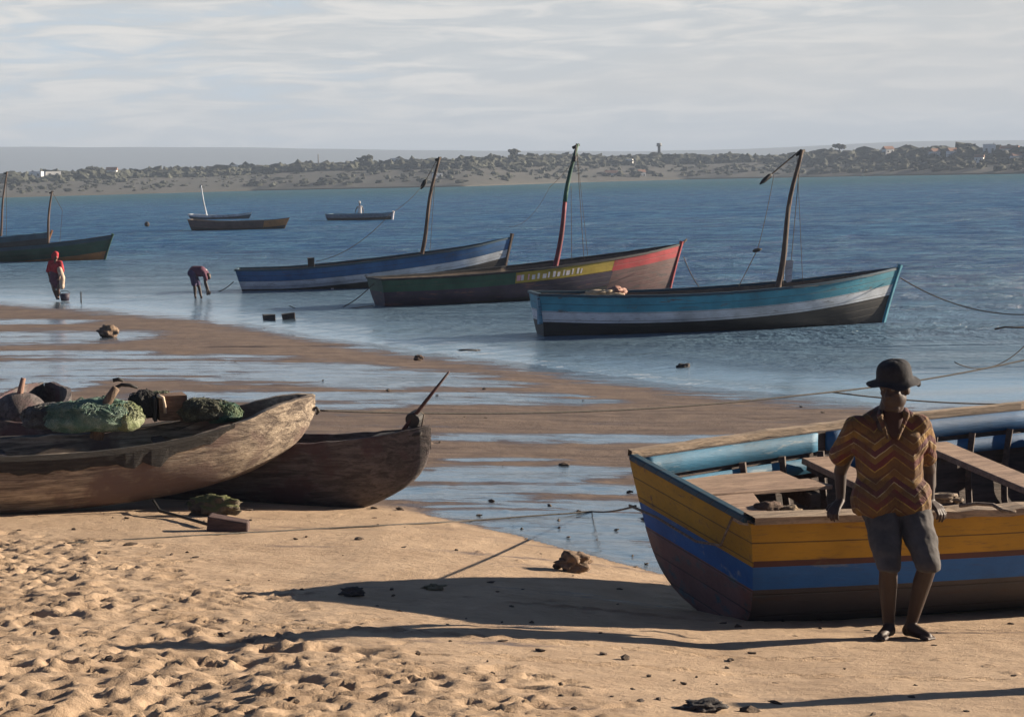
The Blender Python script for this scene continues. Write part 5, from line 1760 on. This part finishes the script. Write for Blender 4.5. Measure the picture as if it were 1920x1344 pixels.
M_REDCL = plain('red cotton', (.36, .025, .035), .9, .25, 6)
M_BEIGE = plain('beige wrap cloth', (.50, .38, .29), .9, .3, 6)
M_PLUM = plain('plum cloth', (.10, .035, .06), .9, .3, 6)
M_PALE = plain('pale cloth', (.55, .52, .50), .9, .15, 6)
Dp = PZ(106, 563, .02).y
figure('person', 'person in a red top and pale wrap standing at the water edge on the left', dict(
    head=(104, 480), shL=(95, 492), shR=(113, 493), chest=(104, 502), hipL=(99, 524), hipR=(110, 524), elL=(90, 508), wrL=(93, 521), elR=(117, 508, -.1), wrR=(112, 519, -.25),
    kneeL=(101, 543, -.08), ankL=(106, 558), kneeR=(109, 543, -.1), ankR=(109, 558, .1)), Dp, (106, 563),
    [('top', M_REDCL, [('shL', .085, 'shR', .085), ('chest', .175, (104, 512), .16), ('shR', .085, 'elR', .07), ('shL', .085, 'elL', .07)]),
     ('headscarf', M_REDCL, [((104, 477), .115, (103, 481, .05), .12)]),
     ('wrap_skirt', M_PLUM, [((103, 512), .17, (104, 528), .18), ((104, 528), .17, (105, 534), .15)]),
     ('carried_cloth', M_BEIGE, [((112, 505, -.15), .085, (116, 520, -.15), .10), ((116, 520, -.15), .10, (116, 538, -.15), .085)])], M_SKIN2)
Dp = PZ(374, 558, .02).y
figure('person', 'person bending far down with hands in the water beside the blue dhow', dict(
    head=(391, 518, -.05), shL=(382, 512, -.15), shR=(384, 512, .15), chest=(377, 509), hipL=(361, 513, -.1), hipR=(363, 513, .12), elL=(386, 530, -.2), wrL=(391, 545, -.25), elR=(384, 528, .2), wrR=(388, 545, .2),
    kneeL=(365, 537, -.12), ankL=(366, 556, -.1), kneeR=(373, 537, .12), ankR=(377, 556, .1)), Dp, (372, 560),
    [('shirt', M_PLUM, [((364, 508), .17, 'chest', .18), ('chest', .175, (384, 512), .13), ((382, 512, -.15), .08, (386, 524, -.18), .07), ((384, 512, .15), .08, (385, 522, .18), .07)]),
     ('neck_cloth', M_PALE, [((379, 503), .05, (386, 508), .06)]),
     ('shorts', plain('dark violet shorts', (.05, .035, .09), .9), [((360, 512, -.05), .15, (363, 512, .08), .15), ((361, 514, -.1), .12, (364, 532, -.12), .095), ((363, 514, .12), .12, (371, 532, .12), .095)])], M_SKIN)
Dp = rowing_D + .7
figure('person', 'small figure in white sitting in the grey rowing boat', dict(
    head=(674, 381), shL=(670, 388), shR=(679, 388), chest=(675, 392), hipL=(672, 400), hipR=(677, 400), elL=(667, 394), wrL=(666, 399), elR=(681, 394), wrR=(681, 400)), Dp, (675, 404),
    [('shirt', M_PALE, [((671, 388), .10, (678, 388), .10), ((675, 390), .18, (675, 402), .19)]), ('cap', M_PALE, [((674, 379), .12, (674, 380), .12)])], M_SKIN, .04)

# unseen post added just right of frame to cast the long bottom shadow
p = Vector((3.75, 9.85, gz(3.75, 9.85)))
o = MB().tube([(0, 0, -.3), (.01, 0, .3), (0.02, .01, .74), (.0, .02, .95)], [.11, .10, .095, .085], 12).build('shadow_post', M_MAST, None); o.location = p
tag(o, 'unseen post added beside the view to cast the long shadow on the sand', 'post')

# ------------------------------------------------------------------ air over the bay
mt, nt = newmat('haze air')
vol = nt.add('ShaderNodeVolumePrincipled')
vol.inputs['Color'].default_value = (.50, .61, .77, 1)
vol.inputs['Density'].default_value = 0.00031
vol.inputs['Anisotropy'].default_value = 0.0
on = nt.add('ShaderNodeOutputMaterial'); nt.l.new(vol.outputs[0], on.inputs['Volume'])
X0, X1, Y0, Y1, Z0, Z1 = -9600, 9600, -960, 9400, -4.6, 112
hz = mesh('haze', [(X0, Y0, Z0), (X1, Y0, Z0), (X1, Y1, Z0), (X0, Y1, Z0), (X0, Y0, Z1), (X1, Y0, Z1), (X1, Y1, Z1), (X0, Y1, Z1)],
          [(0, 3, 2, 1), (4, 5, 6, 7), (0, 1, 5, 4), (1, 2, 6, 5), (2, 3, 7, 6), (3, 0, 4, 7)], mt, smooth=False)
tag(hz, 'pale sea haze lying over the bay', 'haze', kind='stuff')
